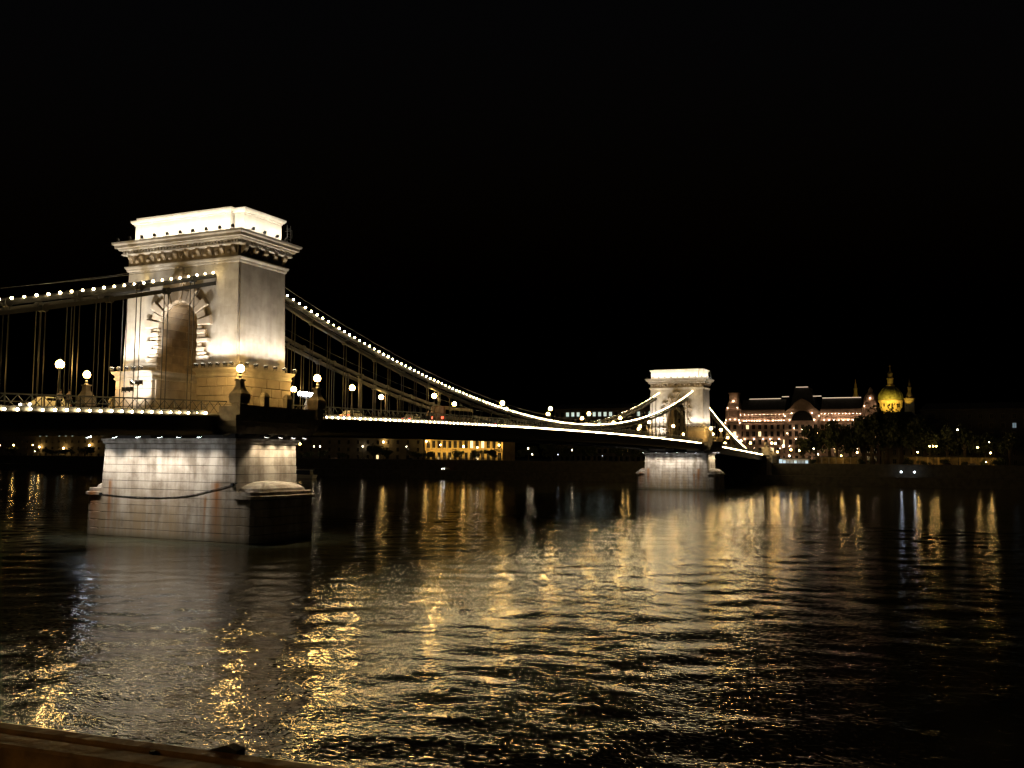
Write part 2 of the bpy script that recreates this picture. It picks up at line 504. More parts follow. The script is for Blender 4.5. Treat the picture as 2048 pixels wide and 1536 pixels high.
struct('riverbed', MB().box(-83, 279, -420, 760, -6.2, -6), M['quay'])
struct('near_quay', MB().box(-140, -82.3, -420, 760, -6, 7.6), M['paving'], 'paved quay on the near bank under the camera')
struct('lower_quay', MB().box(278, 289, -420, 760, -6, 3.4), M['quay'], 'low dark stone landing quay along the far bank')
struct('quay_wall', MB().box(288.4, 289.4, -420, 760, 3.4, 7.9), M['quay'], 'long stone wall between the lower quay and the riverside road')
struct('far_ground', MB().box(289.4, 1500, -900, 1500, -6, 7.0), M['asphalt'], 'flat city ground behind the far embankment')

# ================================================================== PIERS
def pier(X0, near, label):
    t = thing('bridge_pier', (X0, 0, 0), label, 'bridge pier', 'bridge piers in the river')
    H = .88
    # core of mortar behind the stones
    core = MB().rloft(X0, 0, [(-6, 5.02, 9.85), (5.2, 4.94, 9.5), (10.3, 4.92, 9.22)])
    part(t, 'core', core, M['joint'])
    def rr(hx, hy, z, r=1.5, n=5):
        p = []
        for cx, cy_, a0 in ((hx - r, hy - r, 0), (-hx + r, hy - r, 90), (-hx + r, -hy + r, 180), (hx - r, -hy + r, 270)):
            for i in range(n + 1):
                a = math.radians(a0 + 90 * i / n)
                p.append((X0 + cx + r * math.cos(a), cy_ + r * math.sin(a), z))
        return p
    rows = [(-.7 + i * H, -.7 + (i + 1) * H) for i in range(13)]
    rows = [(a, min(b, 10.38)) for a, b in rows if a < 10.2]
    merged = MB()
    for k, (a, b) in enumerate(rows):
        zm = (a + b) / 2
        hy = 9.95 if zm < 5.2 else 9.62 - .055 * (zm - 5.2)
        hx = 5.12 - .012 * zm
        lo, hi = a + .028, b - .028
        y = -hy
        n = int(round(2 * hy / 2.0)); cuts = [-hy + 2 * hy * (i + (.5 * (k % 2) if 0 < i < n else 0)) / n for i in range(n + 1)]
        cuts = sorted(c + (random.uniform(-.45, .45) if 0 < i < n else 0) for i, c in enumerate(cuts))
        for i in range(n):
            d = random.uniform(-.0015, .0015); lo, hi = a + random.uniform(.02, .034), b - random.uniform(.02, .034)
            bx = (X0 - hx + d, X0 - hx + .5, cuts[i] - .007, cuts[i + 1] + .007, lo, hi)
            if near: part(t, 'stone', MB().cbox(*bx, .008), M['pier'])
            else: merged.cbox(*bx, .022)
        if zm > 5.2:
            ns = 5; cx = [-hx + .5 + (2 * hx - .5) * i / ns for i in range(ns + 1)]
            for i in range(ns):
                sh = .4 if k % 2 and 0 < i else 0
                sh2 = .4 if k % 2 and i + 1 < ns else 0
                d = random.uniform(-.004, .004)
                bx = (X0 + cx[i] + sh - .007, X0 + cx[i + 1] + sh2 + .007, -hy + d, -hy + .45, lo, hi)
                if near: part(t, 'stone', MB().cbox(*bx, .008), M['pier'])
                else: merged.cbox(*bx, .022)
            merged.cbox(X0 - hx + .5, X0 + hx, hy - .45, hy, lo, hi, .022)
        else:
            for sgn in (-1, 1):
                full = [rr(hx, 12.45 + .02 * (5 - zm) , z) for z in (lo, lo + .03, hi - .03, hi)]
                # rounded nose: keep the half plan beyond the shaft
                half = []
                for r_ in full:
                    q = [p for p in r_ if p[1] * sgn > 9.96]
                    ang = sorted(q, key=lambda p: math.atan2((p[0] - X0) , (p[1] * sgn - 9.96) + 1e-6))
                    half.append([(X0 - hx, sgn * 9.97, r_[0][2])] + ang + [(X0 + hx, sgn * 9.97, r_[0][2])])
                ins = .03
                for j in (0, 3):
                    half[j] = [(X0 + (p[0] - X0) * (1 - ins / 5), sgn * 9.97 + (p[1] - sgn * 9.97) * (1 - ins / 2.5), p[2]) for p in half[j]]
                part(t, 'cutwater_course', MB().loft(half), M['pier'])
    if merged.v:
        part(t, 'masonry', merged, M['pier'], kind='stuff')
    # cutwater cores, ledges and half-domed caps
    for sgn in (-1, 1):
        part(t, 'cutwater_core', MB().rloft(X0, sgn * 10.9, [(-6, 3.9, 1.3), (4.6, 3.85, 1.25)]), M['joint'])
        def nose(hx, hy, z):
            q = [p for p in rr(hx, hy, z) if p[1] * sgn > 9.6]
            q = sorted(q, key=lambda p: math.atan2(p[0] - X0, (p[1] * sgn - 9.6) + 1e-6))
            return [(X0 - hx, sgn * 9.6, z)] + q + [(X0 + hx, sgn * 9.6, z)]
        part(t, 'ledge', MB().loft([nose(5.16, 12.6, 4.62), nose(5.3, 12.75, 4.68), nose(5.3, 12.75, 5.0), nose(5.0, 12.45, 5.06), nose(5.0, 12.45, 5.34), nose(4.9, 12.3, 5.4)]), M['pier'])
        rings = []
        for i in range(6):
            a = i / 5 * math.pi / 2
            k = math.cos(a) * .94 + .06
            rings.append([(X0 + (p[0] - X0) * k, sgn * 9.5 + (p[1] - sgn * 9.5) * k, 5.405 + 1.1 * math.sin(a)) for p in nose(4.55, 11.95, 0)])
        part(t, 'domed_cap', MB().loft(rings), M['pier'], smooth=False)
    # coping under the deck
    part(t, 'coping', MB().rloft(X0, 0, [(10.4, 5.05, 9.38), (10.46, 5.2, 9.5), (10.7, 5.25, 9.55), (10.76, 5.35, 9.7), (10.98, 5.35, 9.7)]), M['pier'])
    return t

pier(0, True, 'broad limestone river pier with rust runs, standing nearest under the left tower')
pier(SPAN, False, 'small distant limestone river pier standing under the far tower')

# ================================================================== TOWERS
def tower(X0, near, label):
    t = thing('bridge_tower', (X0, 0, 11), label, 'bridge tower', 'stone arch towers of the bridge')
    P = lambda nm, mb, mat, **k: part(t, nm, mb, mat, **k)
    S, R = M['stone'], M['rough']
    A = 3.25          # half width of the passage through the pedestal
    merged = {}
    def stone(nm, mb_box, mat, c=.03, lean=None):
        b = MB().cbox(*mb_box, c)
        if lean:      # batter of the outer face: (axis, metres of setback per metre of height)
            ax, k = lean; z0 = mb_box[4]; lim = (mb_box[0] + mb_box[1]) / 2 if ax == 0 else (mb_box[2] + mb_box[3]) / 2
            b.v = [tuple(q + (k * (v[2] - z0) if (i == ax and v[ax] < lim) else 0) for i, q in enumerate(v)) for v in b.v]
        if near: P(nm, b, mat)
        else: merged.setdefault(nm, (MB(), mat))[0].add(b.v, b.f)
    # base and the two pedestal legs
    for sg in (-1, 1):
        y0, y1 = sorted((sg * A, sg * 8.75))
        P('pedestal_core', MB().box(X0 - 4.25, X0 + 4.25, y0 + .12, y1 - .12, 11.0, 17.5), M['joint'])
        for k in range(6):
            lo = 11.6 + k * .99; hi = lo + .99
            n = 3 + k % 2
            for i in range(n):
                a = y0 + (y1 - y0) * i / n; b = y0 + (y1 - y0) * (i + 1) / n
                stone('pedestal_stone', (X0 - 4.5 + random.uniform(-.02, .02), X0 - 4.0, a + .015, b - .015, lo + .015, hi - .015), R, .05)
            n = 5 - k % 2
            for i in range(n):
                a = X0 - 4.0 + 8.4 * i / n; b = X0 - 4.0 + 8.4 * (i + 1) / n
                yo = -8.95 if sg < 0 else A - .12
                if near: stone('pedestal_stone', (a + .015, b - .015, yo + random.uniform(-.015, .015), yo + .5, lo + .015, hi - .015), R, .05)
                else: stone('pedestal_stone', (a + .015, b - .015, yo, yo + .5, lo + .015, hi - .015), R, .05)
        ym, hy = (y0 + y1) / 2, (y1 - y0) / 2
        prof = [(17.5, 4.45, hy + .0), (17.62, 4.6, hy + .14), (17.8, 4.62, hy + .16), (17.86, 4.52, hy + .08), (18.05, 4.55, hy + .1), (18.3, 4.85, hy + .3), (18.52, 4.9, hy + .34)]
        P('pedestal_cornice', MB().rloft(X0, ym, [(z, a, b) for z, a, b in prof]), S)
    # body with the arch through it
    HB, HT, YB, YT = 18.52, 30.1, 8.2, 8.0
    ra, zs = 2.8, 23.3
    arc = [(ra * math.cos(math.radians(a)), zs + ra * math.sin(math.radians(a))) for a in range(0, 181, 10)]
    poly = [(-YB, HB), (-ra, HB)] + [(y, z) for y, z in arc[::-1]] + [(ra, HB), (YB, HB), (YT, HT), (-YT, HT)]
    P('body', MB().prism(poly, 0, X0 - 3.7, X0 + 3.8), S)
    # facing stones on the river faces
    nrow = 12; rh = (HT - HB) / nrow
    for k in range(nrow):
        lo = HB + k * rh; hi = lo + rh; zm = (lo + hi) / 2
        f = (lo - HB) / (HT - HB)
        hy = YB + (YT - YB) * f; hx = 4.02 - .2 * f
        if zm < zs: yin = 3.4
        elif zm < zs + 3.5: yin = math.sqrt(max(.0, 3.45 ** 2 - (zm + rh * .4 - zs) ** 2)) if zm + rh * .4 - zs < 3.45 else 0
        else: yin = 0
        spans = [(-hy, -yin), (yin, hy)] if yin > .3 else [(-hy, hy)]
        for (a, b) in spans:
            n = max(1, int(round((b - a) / 1.45)))
            cu = [a + (b - a) * i / n for i in range(n + 1)]
            cu = [c + ((.35 if k % 2 else -.2) + random.uniform(-.12, .12) if 0 < i < n else 0) for i, c in enumerate(cu)]
            for i in range(n):
                stone('facing_stone', (X0 - hx + random.uniform(-.002, .002), X0 - 3.6, cu[i] + .003, cu[i + 1] - .003, lo + .002, hi - .002), S, .004, (0, .2 / (HT - HB)))
        n = 5
        cu = [X0 - 3.59 + (3.59 + hx) * i / n for i in range(n + 1)]
        cu = [c + (.4 if (k % 2 and 0 < i < n) else 0) for i, c in enumerate(cu)]
        for i in range(n):
            stone('facing_stone', (cu[i] + .002, cu[i + 1] - .002, -hy - .1 + random.uniform(-.0015, .0015), -hy + .3, lo + .001, hi - .001), S, .003, (1, (YB - YT) / (HT - HB)))
    # reveal stones inside the arch
    for k in range(5):
        lo = HB + k * .955; hi = lo + .955
        n = 4 + k % 2
        for i in range(n):
            a = X0 - 3.6 + 7.2 * i / n; b = a + 7.2 / n
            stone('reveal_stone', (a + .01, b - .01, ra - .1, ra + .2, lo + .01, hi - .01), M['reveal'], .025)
    vn = 12
    for i in range(vn):
        a0, a1 = math.pi * i / vn + .004, math.pi * (i + 1) / vn - .004
        for j in range(3):
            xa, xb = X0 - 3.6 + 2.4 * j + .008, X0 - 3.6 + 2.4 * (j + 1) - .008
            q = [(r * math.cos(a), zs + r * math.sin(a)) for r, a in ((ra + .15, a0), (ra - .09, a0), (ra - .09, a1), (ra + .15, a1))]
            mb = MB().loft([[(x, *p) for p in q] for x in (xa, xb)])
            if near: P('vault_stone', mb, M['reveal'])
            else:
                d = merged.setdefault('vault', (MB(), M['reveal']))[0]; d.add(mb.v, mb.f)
    # rock-faced quoins and voussoirs round the opening
    for sg in (-1, 1):
        for k in range(5):
            lo = HB + .02 + k * .955; hi = lo + .955
            w = 1.75 if k % 2 else 1.2
            for h0, h1, ww, pr in ((lo, lo + .52, w, .34), (lo + .54, hi - .02, w - .42, .24)):
                y0, y1 = sorted((sg * ra, sg * (ra + ww)))
                stone('quoin', (X0 - 4.02 - pr, X0 - 3.65, y0 + .01, y1 - .01, h0, h1), R, .09)
    nv = 13
    for i in range(nv):
        a0 = math.pi * i / nv + .012; a1 = math.pi * (i + 1) / nv - .012
        key = i == nv // 2
        ro = 5.3 if key else (4.75 if i % 2 == 0 else 4.15)
        pr = .6 if key else (.36 if i % 2 == 0 else .26)
        q = [(r * math.cos(a), zs + r * math.sin(a)) for r, a in ((ra, a0), (ro, a0), (ro, a1), (ra, a1))]
        q2 = [(r * math.cos(a), zs + r * math.sin(a)) for r, a in ((ra + .1, a0 + .02), (ro - .12, a0 + .02), (ro - .12, a1 - .02), (ra + .1, a1 - .02))]
        mb = MB().loft([[(X0 - 3.6, *p) for p in q], [(X0 - 3.95 - pr + .12, *p) for p in q], [(X0 - 3.95 - pr, *p) for p in q2]])
        if near: P('keystone' if key else 'voussoir', mb, R)
        else:
            d = merged.setdefault('voussoir', (MB(), R))[0]; d.add(mb.v, mb.f)
    # carved shield above the keystone
    sh = MB().sphere((X0 - 4.0, 0, 28.95), .75, 10, 6, 1.15)
    for yy, zz, r in ((.8, 28.9, .4), (-.8, 28.9, .4), (0, 29.75, .35), (.55, 28.3, .35), (-.55, 28.3, .35)):
        sh.sphere((X0 - 4.0, yy, zz), r, 8, 5)
    P('carved_crest', sh, R, smooth=True)
    # necking, frieze, cornice
    P('necking', MB().rloft(X0, 0, [(30.0, 3.95, 8.15), (30.12, 4.0, 8.22), (30.3, 4.02, 8.24), (30.36, 4.06, 8.38), (30.52, 4.1, 8.5), (30.62, 4.1, 8.5), (30.66, 3.9, 8.1)]), S)
    P('frieze', MB().rloft(X0, 0, [(30.6, 3.93, 8.0), (31.85, 3.93, 8.0)]), M['frieze'])
    nb = 10
    for i in range(nb):
        y = -7.55 + 15.1 * i / (nb - 1)
        mb = MB().prism([(X0 - 3.75, 31.0), (X0 - 4.02, 31.0), (X0 - 4.12, 31.3), (X0 - 4.36, 31.55), (X0 - 4.36, 31.9), (X0 - 3.75, 31.9)], 1, y - .2, y + .2)
        P('bracket', mb, M['frieze'])
        if i < nb - 1:
            P('rosette', MB().sphere((X0 - 3.92, y + .84, 31.2), .28, 8, 6), M['frieze'], smooth=True)
    for i in range(5):
        x = X0 - 3.3 + 6.6 * i / 4
        mb = MB().prism([(-7.95, 30.98), (-8.15, 30.98), (-8.45, 31.3), (-8.65, 31.55), (-8.65, 31.9), (-7.95, 31.9)], 0, x - .26, x + .26)
        P('bracket', mb, M['frieze'])
    P('cornice', MB().rloft(X0, 0, [(31.85, 4.3, 8.5), (31.95, 4.45, 8.65), (32.05, 4.45, 8.65), (32.08, 4.3, 8.5), (32.36, 4.3, 8.5), (32.4, 4.62, 8.82), (32.5, 4.7, 8.9),
                                    (32.62, 4.72, 8.92), (32.66, 5.0, 9.18), (32.95, 5.02, 9.2), (33.0, 5.1, 9.28), (33.1, 5.22, 9.4), (33.3, 5.25, 9.43), (33.34, 5.15, 9.33)]), S)
    dn = MB()
    y = -8.3
    while y < 8.35:
        dn.box(X0 - 4.5, X0 - 4.28, y - .12, y + .12, 32.1, 32.34); y += .46
    x = X0 - 4.1
    while x < X0 + 4.3:
        dn.box(x - .12, x + .12, -8.7, -8.48, 32.1, 32.34); x += .46
    P('dentils', dn, S, kind='stuff')
    # attic block
    P('attic', MB().rloft(X0, 0, [(33.3, 3.15, 8.02), (35.45, 3.12, 8.0), (35.5, 3.2, 8.08), (35.62, 3.22, 8.1), (35.7, 3.35, 8.24), (35.9, 3.5, 8.4), (36.08, 3.52, 8.42)]), M['attic'])
    P('attic_panel', MB().rloft(X0, 0, [(33.31, 3.7, 6.55), (35.47, 3.68, 6.53), (35.52, 3.76, 6.6), (35.64, 3.78, 6.62), (35.72, 3.9, 6.74), (35.92, 4.05, 6.9), (36.12, 4.07, 6.92)]), M['attic'])
    for nm, (mb, mat) in merged.items():
        P(nm + '_work', mb, mat, kind='stuff')
    # iron ladder and rail on the attic's far end
    ld = thing('ladder', (X0 + 3.9, -8.7, 33.4), 'iron service ladder standing beside the white attic of the %s tower' % ('left' if near else 'far'), 'ladder')
    part(ld, 'stile', MB().tube([(X0 + 3.2, -8.85, 33.3), (X0 + 3.45, -8.55, 35.6)], .05), M['iron'])
    part(ld, 'stile', MB().tube([(X0 + 3.8, -8.85, 33.3), (X0 + 4.05, -8.55, 35.6)], .05), M['iron'])
    for k in range(6):
        f = .1 + k * .15
        part(ld, 'rung', MB().tube([(X0 + 3.2 + .25 * f, -8.85 + .3 * f, 33.3 + 2.3 * f), (X0 + 3.8 + .25 * f, -8.85 + .3 * f, 33.3 + 2.3 * f)], .03), M['iron'])
    part(ld, 'guard_rail', MB().tube([(X0 + 3.3, -8.6, 35.1), (X0 + 4.3, -8.6, 35.1), (X0 + 4.3, -7.6, 35.1)], .04).tube([(X0 + 4.3, -8.6, 34.2), (X0 + 4.3, -8.6, 35.1)], .04), M['iron'])
    return t

tower(0, True, 'tall floodlit limestone arch tower at the left, nearest to the camera')
tower(SPAN, False, 'small distant floodlit limestone arch tower at the far end of the span')

# floodlights of each tower
for X0, who in ((0, 'near left'), (SPAN, 'far')):
    near = X0 == 0
    for i, y in enumerate((8.75, 6.9, 5.1, 3.2, 1.3, -.6, -2.4, -4.3, -6.2, -8.0)):
        floodlight((X0 - 4.95, y, 33.68), (X0 - 3.5, y, 35.0), ATTIC_W, '%s floodlight from the left on the cornice of the %s tower' % (ORD[i], who), 'floodlights along the tower cornices', 150, col=(1, .92, .74), size=.75)
    for i, x in enumerate((-3.0, -1.1, 1.0, 2.6)):
        floodlight((X0 + x, -9.15, 33.68), (X0 + x, -8.0, 35.0), ATTIC_W * .8, '%s floodlight from corner on the near side cornice, %s tower' % (ORD[i], who), 'floodlights along the tower cornices', 150, col=(1, .92, .74), size=.75)
    ys = (8.7, 7.6, 6.5, 5.4, 4.3, -3.7, -4.7, -5.7, -6.7, -7.7, -8.6)
    for i, y in enumerate(ys):
        floodlight((X0 - 5.15, y, 18.85), (X0 - 4.0, y * .97, 28), BODY_W * (.8 if y < 0 else 1), '%s floodlight from left on the ledge below the arch face, %s tower' % (ORD[i], who), 'floodlights on the pedestal ledges', 110, size=.9)
    for i, x in enumerate((-3.9, -2.4, -.8, .8, 2.4, 4.2)):
        floodlight((X0 + x, -9.55, 18.85), (X0 + x * .9, -8.3, 28), BODY_W * 1.25, '%s floodlight from corner on the near side pedestal ledge, %s tower' % (ORD[i], who), 'floodlights on the pedestal ledges', 110, size=.9)
    for i, y in enumerate((9.2, 5.2, 1.8, -1.3, -4.0, -6.8)):
        floodlight((X0 - 7.6, y, 11.2), (X0 - 5.0, y * .97, 1.6), PIER_W * (1.0 if i < 4 else .55), '%s floodlight from the left under the deck above the %s pier' % (ORD[i], who), 'floodlights under the deck edge', 105, col=(1, .93, .82), lens=FL_LENS2)
    if near:    # one head turned out over the river
        fl = floodlight((X0 - 6.4, 10.3, 11.3), (-20.5, -9.5, 0.0), 5500, 'cold white floodlight at the outer corner of the near pier aimed at the water', 'floodlights under the deck edge', 24, col=(.85, .92, 1), lens=FL_LENS2)
    for i, x in enumerate((-1.6, .8, 3.0, 5.0)):
        floodlight((X0 + x, -10.6, 11.3), (X0 + x * .9, -9.3, 5), PIER_W * .55, '%s floodlight from the corner under the balcony of the %s pier' % (ORD[i], who), 'floodlights under the deck edge', 105, col=(1, .84, .58))
    # projectors on short poles by the deck
    for i, (y, z) in enumerate(((3.7, 16.2), (3.1, 16.2), (2.5, 16.2), (2.5, 16.9), (1.8, 16.9), (1.2, 16.9))):
        up_ = z > 16.5
        floodlight((X0 - 8, y, z), (X0 - 3.9, (-6.2, 6.4, 6.0)[i - 3] if up_ else 5.5, 27.0 if up_ else 17.5), PROJ_W if up_ else PROJ_W * .14, '%s of six projectors on poles before the arch of the %s tower' % (ORD[i], who), 'projectors before the tower arches', 62 if up_ else 90)

# ================================================================== BALCONIES AND DECK
def balcony(X0, sg, near, label):
    t = thing('balcony', (X0, sg * 9.5, 12), label, 'balcony', 'stone balconies round the towers')
    y0, y1 = sorted((sg * 8.5, sg * 11.2))
    part(t, 'floor_slab', MB().box(X0 - 7.2, X0 + 7.2, y0, y1, 12.75, 13.35), M['darkstone'])
    part(t, 'soffit', MB().rloft(X0, sg * 9.6, [(11.5, 6.2, .9), (12.2, 6.8, 1.3), (12.74, 7.0, 1.45)]), M['darkstone'])
    for i in range(6):
        x = X0 - 5.9 + 11.8 * i / 5
        part(t, 'corbel', MB().prism([(sg * 8.6, 11.2), (sg * 9.6, 11.6), (sg * 11.0, 12.3), (sg * 11.0, 12.74), (sg * 8.6, 12.74)], 0, x - .35, x + .35), M['darkstone'])
    yo = sg * 11.0
    part(t, 'parapet', MB().box(X0 - 7.0, X0 + 7.0, yo - .16, yo + .16, 13.35, 14.25), M['darkstone'])
    part(t, 'parapet', MB().box(X0 - 7.0, X0 - 6.68, min(yo, sg * 8.6) + .17, max(yo, sg * 8.6) - .17, 13.35, 14.25), M['darkstone'])
    part(t, 'parapet', MB().box(X0 + 6.68, X0 + 7.0, min(yo, sg * 8.6) + .17, max(yo, sg * 8.6) - .17, 13.35, 14.25), M['darkstone'])
    part(t, 'coping', MB().box(X0 - 7.1, X0 + 7.1, yo - .24, yo + .24, 14.25, 14.42), M['darkstone'])
    part(t, 'string_course', MB().box(X0 - 7.25, X0 + 7.25, yo - .3, yo + .24, 13.2, 13.34), M['darkstone'])
    for x in (-2.6, 1.2):
        prof = [(14.42, .42, .3), (15.35, .42, .3), (15.42, .46, .34), (15.7, .36, .26), (15.88, .18, .14), (15.92, .05, .05)]
        part(t, 'bollard', MB().rloft(X0 + x, yo, prof), M['darkstone'])
    return t

GL = shared('globe', MB().sphere((0, 0, 0), .37, 14, 9), M['globe'], True)
GL_FIN = shared('finial', MB().lathe((0, 0, 0), [(.2, .38), (.14, .46), (.04, .5), (.02, .68)], 8), M['black'])
GL_COL = shared('collar', MB().lathe((0, 0, 0), [(.1, -.62), (.1, -.5), (.2, -.46), (.27, -.38), (.24, -.3)], 10), M['black'])
LP_POST = shared('post', MB().lathe((0, 0, 0), [(.34, 0), (.34, .5), (.24, .6), (.2, 1.3), (.27, 1.4), (.16, 1.55), (.11, 2.2), (.09, 3.75)], 8), M['black'])
LP_BASE = shared('base', MB().rloft(0, 0, [(-.35, .5, .5), (.05, .5, .5), (.25, .38, .38), (.3, .38, .38)]), M['darkstone'])

def globe_lamp(x, y, zg, label, group):
    zb = zl(x) - .05
    t = thing('globe_lamp', (x, y, zb), label, 'street lamp', group)
    inst(t, 'base', LP_BASE, (0, 0, .2))
    inst(t, 'post', LP_POST, (0, 0, .0), scale=(1, 1, (zg - zb - .55) / 3.75))
    g = inst(t, 'globe', GL, (0, 0, zg - zb))
    inst(g, 'collar', GL_COL, (0, 0, 0)); inst(g, 'finial', GL_FIN, (0, 0, 0))
    return t

def lantern(X0, x, sg, where):
    """stone pedestal with scrolls carrying an iron post and globe on a balcony corner"""
    yo = sg * 11.0
    t = thing('lantern_post', (X0 + x, yo, 13.35), where, 'lantern', 'lantern posts on the balcony corners')
    part(t, 'pedestal', MB().rloft(X0 + x, yo, [(13.35, .55, .55), (14.5, .55, .55), (14.6, .7, .7), (15.2, .78, .78), (15.55, .72, .72), (15.9, .5, .5), (16.3, .34, .34), (16.8, .3, .3), (16.86, .4, .4), (17.0, .4, .4)]), M['darkstone'])
    part(t, 'post', MB().lathe((X0 + x, yo, 17.0), [(.3, 0), (.2, .1), (.12, .25), (.2, .36), (.08, .5), (.07, .7)], 8), M['black'])
    g = inst(t, 'globe', GL, (0, 0, 18.12 - 13.35), scale=(1.06,) * 3)
    inst(g, 'collar', GL_COL, (0, 0, 0), scale=(.6, .6, 1)); inst(g, 'finial', GL_FIN, (0, 0, 0))

for X0, who in ((0, 'near left'), (SPAN, 'far')):
    balcony(X0, -1, X0 == 0, 'dark stone balcony with parapet on the near side of the %s tower' % who)
    balcony(X0, 1, X0 == 0, 'dark stone balcony behind the %s tower on its hidden side' % who)
    for x, w1 in ((-6.5, 'left'), (6.5, 'right')):
        for sg, w2 in ((-1, 'near side balcony'), (1, 'far side balcony')):
            lantern(X0, x, sg, 'globe lantern on the %s corner post, %s of the %s tower' % (w1, w2, who))

def deck(xa, xb, label):
    t = thing('bridge_deck', ((xa + xb) / 2, 0, zl((xa + xb) / 2)), label, 'bridge deck', 'deck spans of the bridge')
    n = max(2, int((xb - xa) / 3.6)); xs = [xa + (xb - xa) * i / n for i in range(n + 1)]
    def strip(y0, y1, d0, d1):
        return MB().loft([[(x, y0, zl(x) + d0), (x, y1, zl(x) + d0), (x, y1, zl(x) + d1), (x, y0, zl(x) + d1)] for x in xs])
    part(t, 'roadway', strip(-3.3, 3.3, -.5, -.12), M['asphalt'])
    for s in (-1, 1):
        a, b = sorted((s * 3.301, s * 8.3)); part(t, 'footway', strip(a, b, -.5, -.02), M['paving'])
        a, b = sorted((s * 8.15, s * 8.45)); part(t, 'edge_girder', strip(a, b, -2.1, -.14), M['girder'])
        a, b = sorted((s * 8.0, s * 8.6)); part(t, 'girder_flange', strip(a, b, -2.2, -2.1), M['girder'])
        a, b = sorted((s * 8.46, s * 9.05)); part(t, 'string_course', strip(a, b, -.32, -.2), M['girder'])  # ledge widened to keep the bulbs' light off the girder
        a, b = sorted((s * 8.26, s * 8.4)); part(t, 'handrail', strip(a, b, 1.2, 1.32), M['iron'])
        a, b = sorted((s * 3.9, s * 4.2)); part(t, 'stringer', strip(a, b, -1.7, -.51), M['girder'])
    for i in range(n):
        x = (xs[i] + xs[i + 1]) / 2
        part(t, 'cross_beam', MB().box(x - .15, x + .15, -8.1, 8.1, zl(x) - 1.6, zl(x) - .52), M['girder'])
    # lattice parapet on the side in view
    L = (xb - xa) / n
    pm = MB()
    for a, b in ((-L / 2, L / 2),):
        k = 3
        for i in range(k):
            u, w = a + (b - a) * i / k, a + (b - a) * (i + 1) / k
            for p, q in (((u, 0), (w, 1.2)), ((u, 1.2), (w, 0))):
                pm.tube([(p[0], 0 if p[1] == 0 else .03, p[1]), (q[0], 0 if p[1] == 0 else .03, q[1])], .04, 4)
        pm.box(a, a + .1, -.05, .05, -.1, 1.22)
    me = shared('lattice_panel', pm, M['girder'])
    for i in range(n):
        x = (xs[i] + xs[i + 1]) / 2
        sl = math.atan2(zl(xs[i + 1]) - zl(xs[i]), L)
        inst(t, 'lattice_panel', me, Vector((x, -8.33, zl(x))) - Vector(t.location), (0, -sl, 0))
    return t
deck(-46, -5.4, 'iron deck with lattice parapet running off the left edge')
deck(5.4, SPAN - 5.4, 'long iron deck of the main span between the two towers')
deck(SPAN + 5.4, ABUT, 'short iron deck between the far tower and the far bank')
for X0, who in ((0, 'near left'), (SPAN, 'far')):
    t = thing('tower_roadway', (X0, 0, 13), 'roadway slab passing through the arch of the %s tower' % who, 'roadway')
    part(t, 'road_slab', MB().box(X0 - 5.39, X0 + 5.39, -3.1, 3.1, 13.0, 13.5), M['asphalt'])
    part(t, 'side_slab', MB().box(X0 - 5.39, X0 - 4.55, 3.11, 8.45, 12.6, 13.5), M['darkstone'])
    part(t, 'side_slab', MB().box(X0 - 5.39, X0 - 4.55, -8.45, -3.11, 12.6, 13.5), M['darkstone'])

# ================================================================== CHAINS, HANGERS
ROD = shared('hanger_rod', MB().lathe((0, 0, 0), [(.05, 0), (.05, 1)], 6), M['iron'])
def chain(x0, d, n, sy, label, xe):
    """eyebar chains: upper and lower line with staggered joints, each joint carrying a pair of rods"""
    t = thing('suspension_chain', (x0, sy * CHAIN_Y, 13), label, 'chain', 'suspension chains of the bridge')
    y = sy * CHAIN_Y
    for row, off in ((0, .38), (1, 1.2)):
        xs = [xe] + [x0 + d * (3.6 + 7.2 * k if row else 7.2 * k) for k in range(n)]
        if len(xs) > 1 and abs(xs[1] - xs[0]) < 2: xs = xs[1:]; xs[0] = xe
        for k in range(len(xs) - 1):
            a = Vector((xs[k], y, zc(xs[k]) - off)); b = Vector((xs[k + 1], y, zc(xs[k + 1]) - off))
            u = (b - a).normalized(); nn = Vector((0, 1, 0)).cross(u).normalized()
            mb = MB()
            for yy in (-.2, 0, .2):
                c0, c1 = a + u * .1, b - u * .1
                mb.loft([[tuple(c + nn * s1 + Vector((0, yy + s2, 0))) for s1, s2 in ((-.2, -.06), (.2, -.06), (.2, .06), (-.2, .06))] for c in (c0, c1)])
            ring = [b + (u * math.cos(2 * math.pi * i / 10) + nn * math.sin(2 * math.pi * i / 10)) * .36 for i in range(10)]
            mb.loft([[tuple(p + Vector((0, -.34, 0))) for p in ring], [tuple(p + Vector((0, .34, 0))) for p in ring]])
            part(t, 'chain_link', mb, M['iron'])
            if k + 1 < len(xs):
                for o in (-.28, .28):
                    xx = xs[k + 1] + o; zt = zc(xx) - off - .3; zb = zl(xx) - .1
                    if zt - zb > .4:
                        inst(t, 'hanger_rod', ROD, Vector((xx, y, zb)) - Vector(t.location), scale=(1, 1, zt - zb))
    # hand wire above the chain
    s0, s1 = sorted((xe, x0 + d * 7.2 * (n - 1)))
    k = 40
    part(t, 'hand_wire', MB().tube([(s0 + (s1 - s0) * i / k, y, zc(s0 + (s1 - s0) * i / k) + .95) for i in range(k + 1)], .018, 4), M['iron'])
    return t
for sy, w in ((-1, 'near side'), (1, 'far side')):
    chain(-7.2, -1, 6, sy, '%s iron chain with rods hanging left of the near tower' % w, -3.9)
    chain(9.9, 1, 26, sy, '%s iron chain sagging along the main span between both towers' % w, 3.9)
    chain(SPAN + 7.2, 1, 12, sy, '%s iron chain sloping from the far tower to the far bank' % w, SPAN + 3.9)

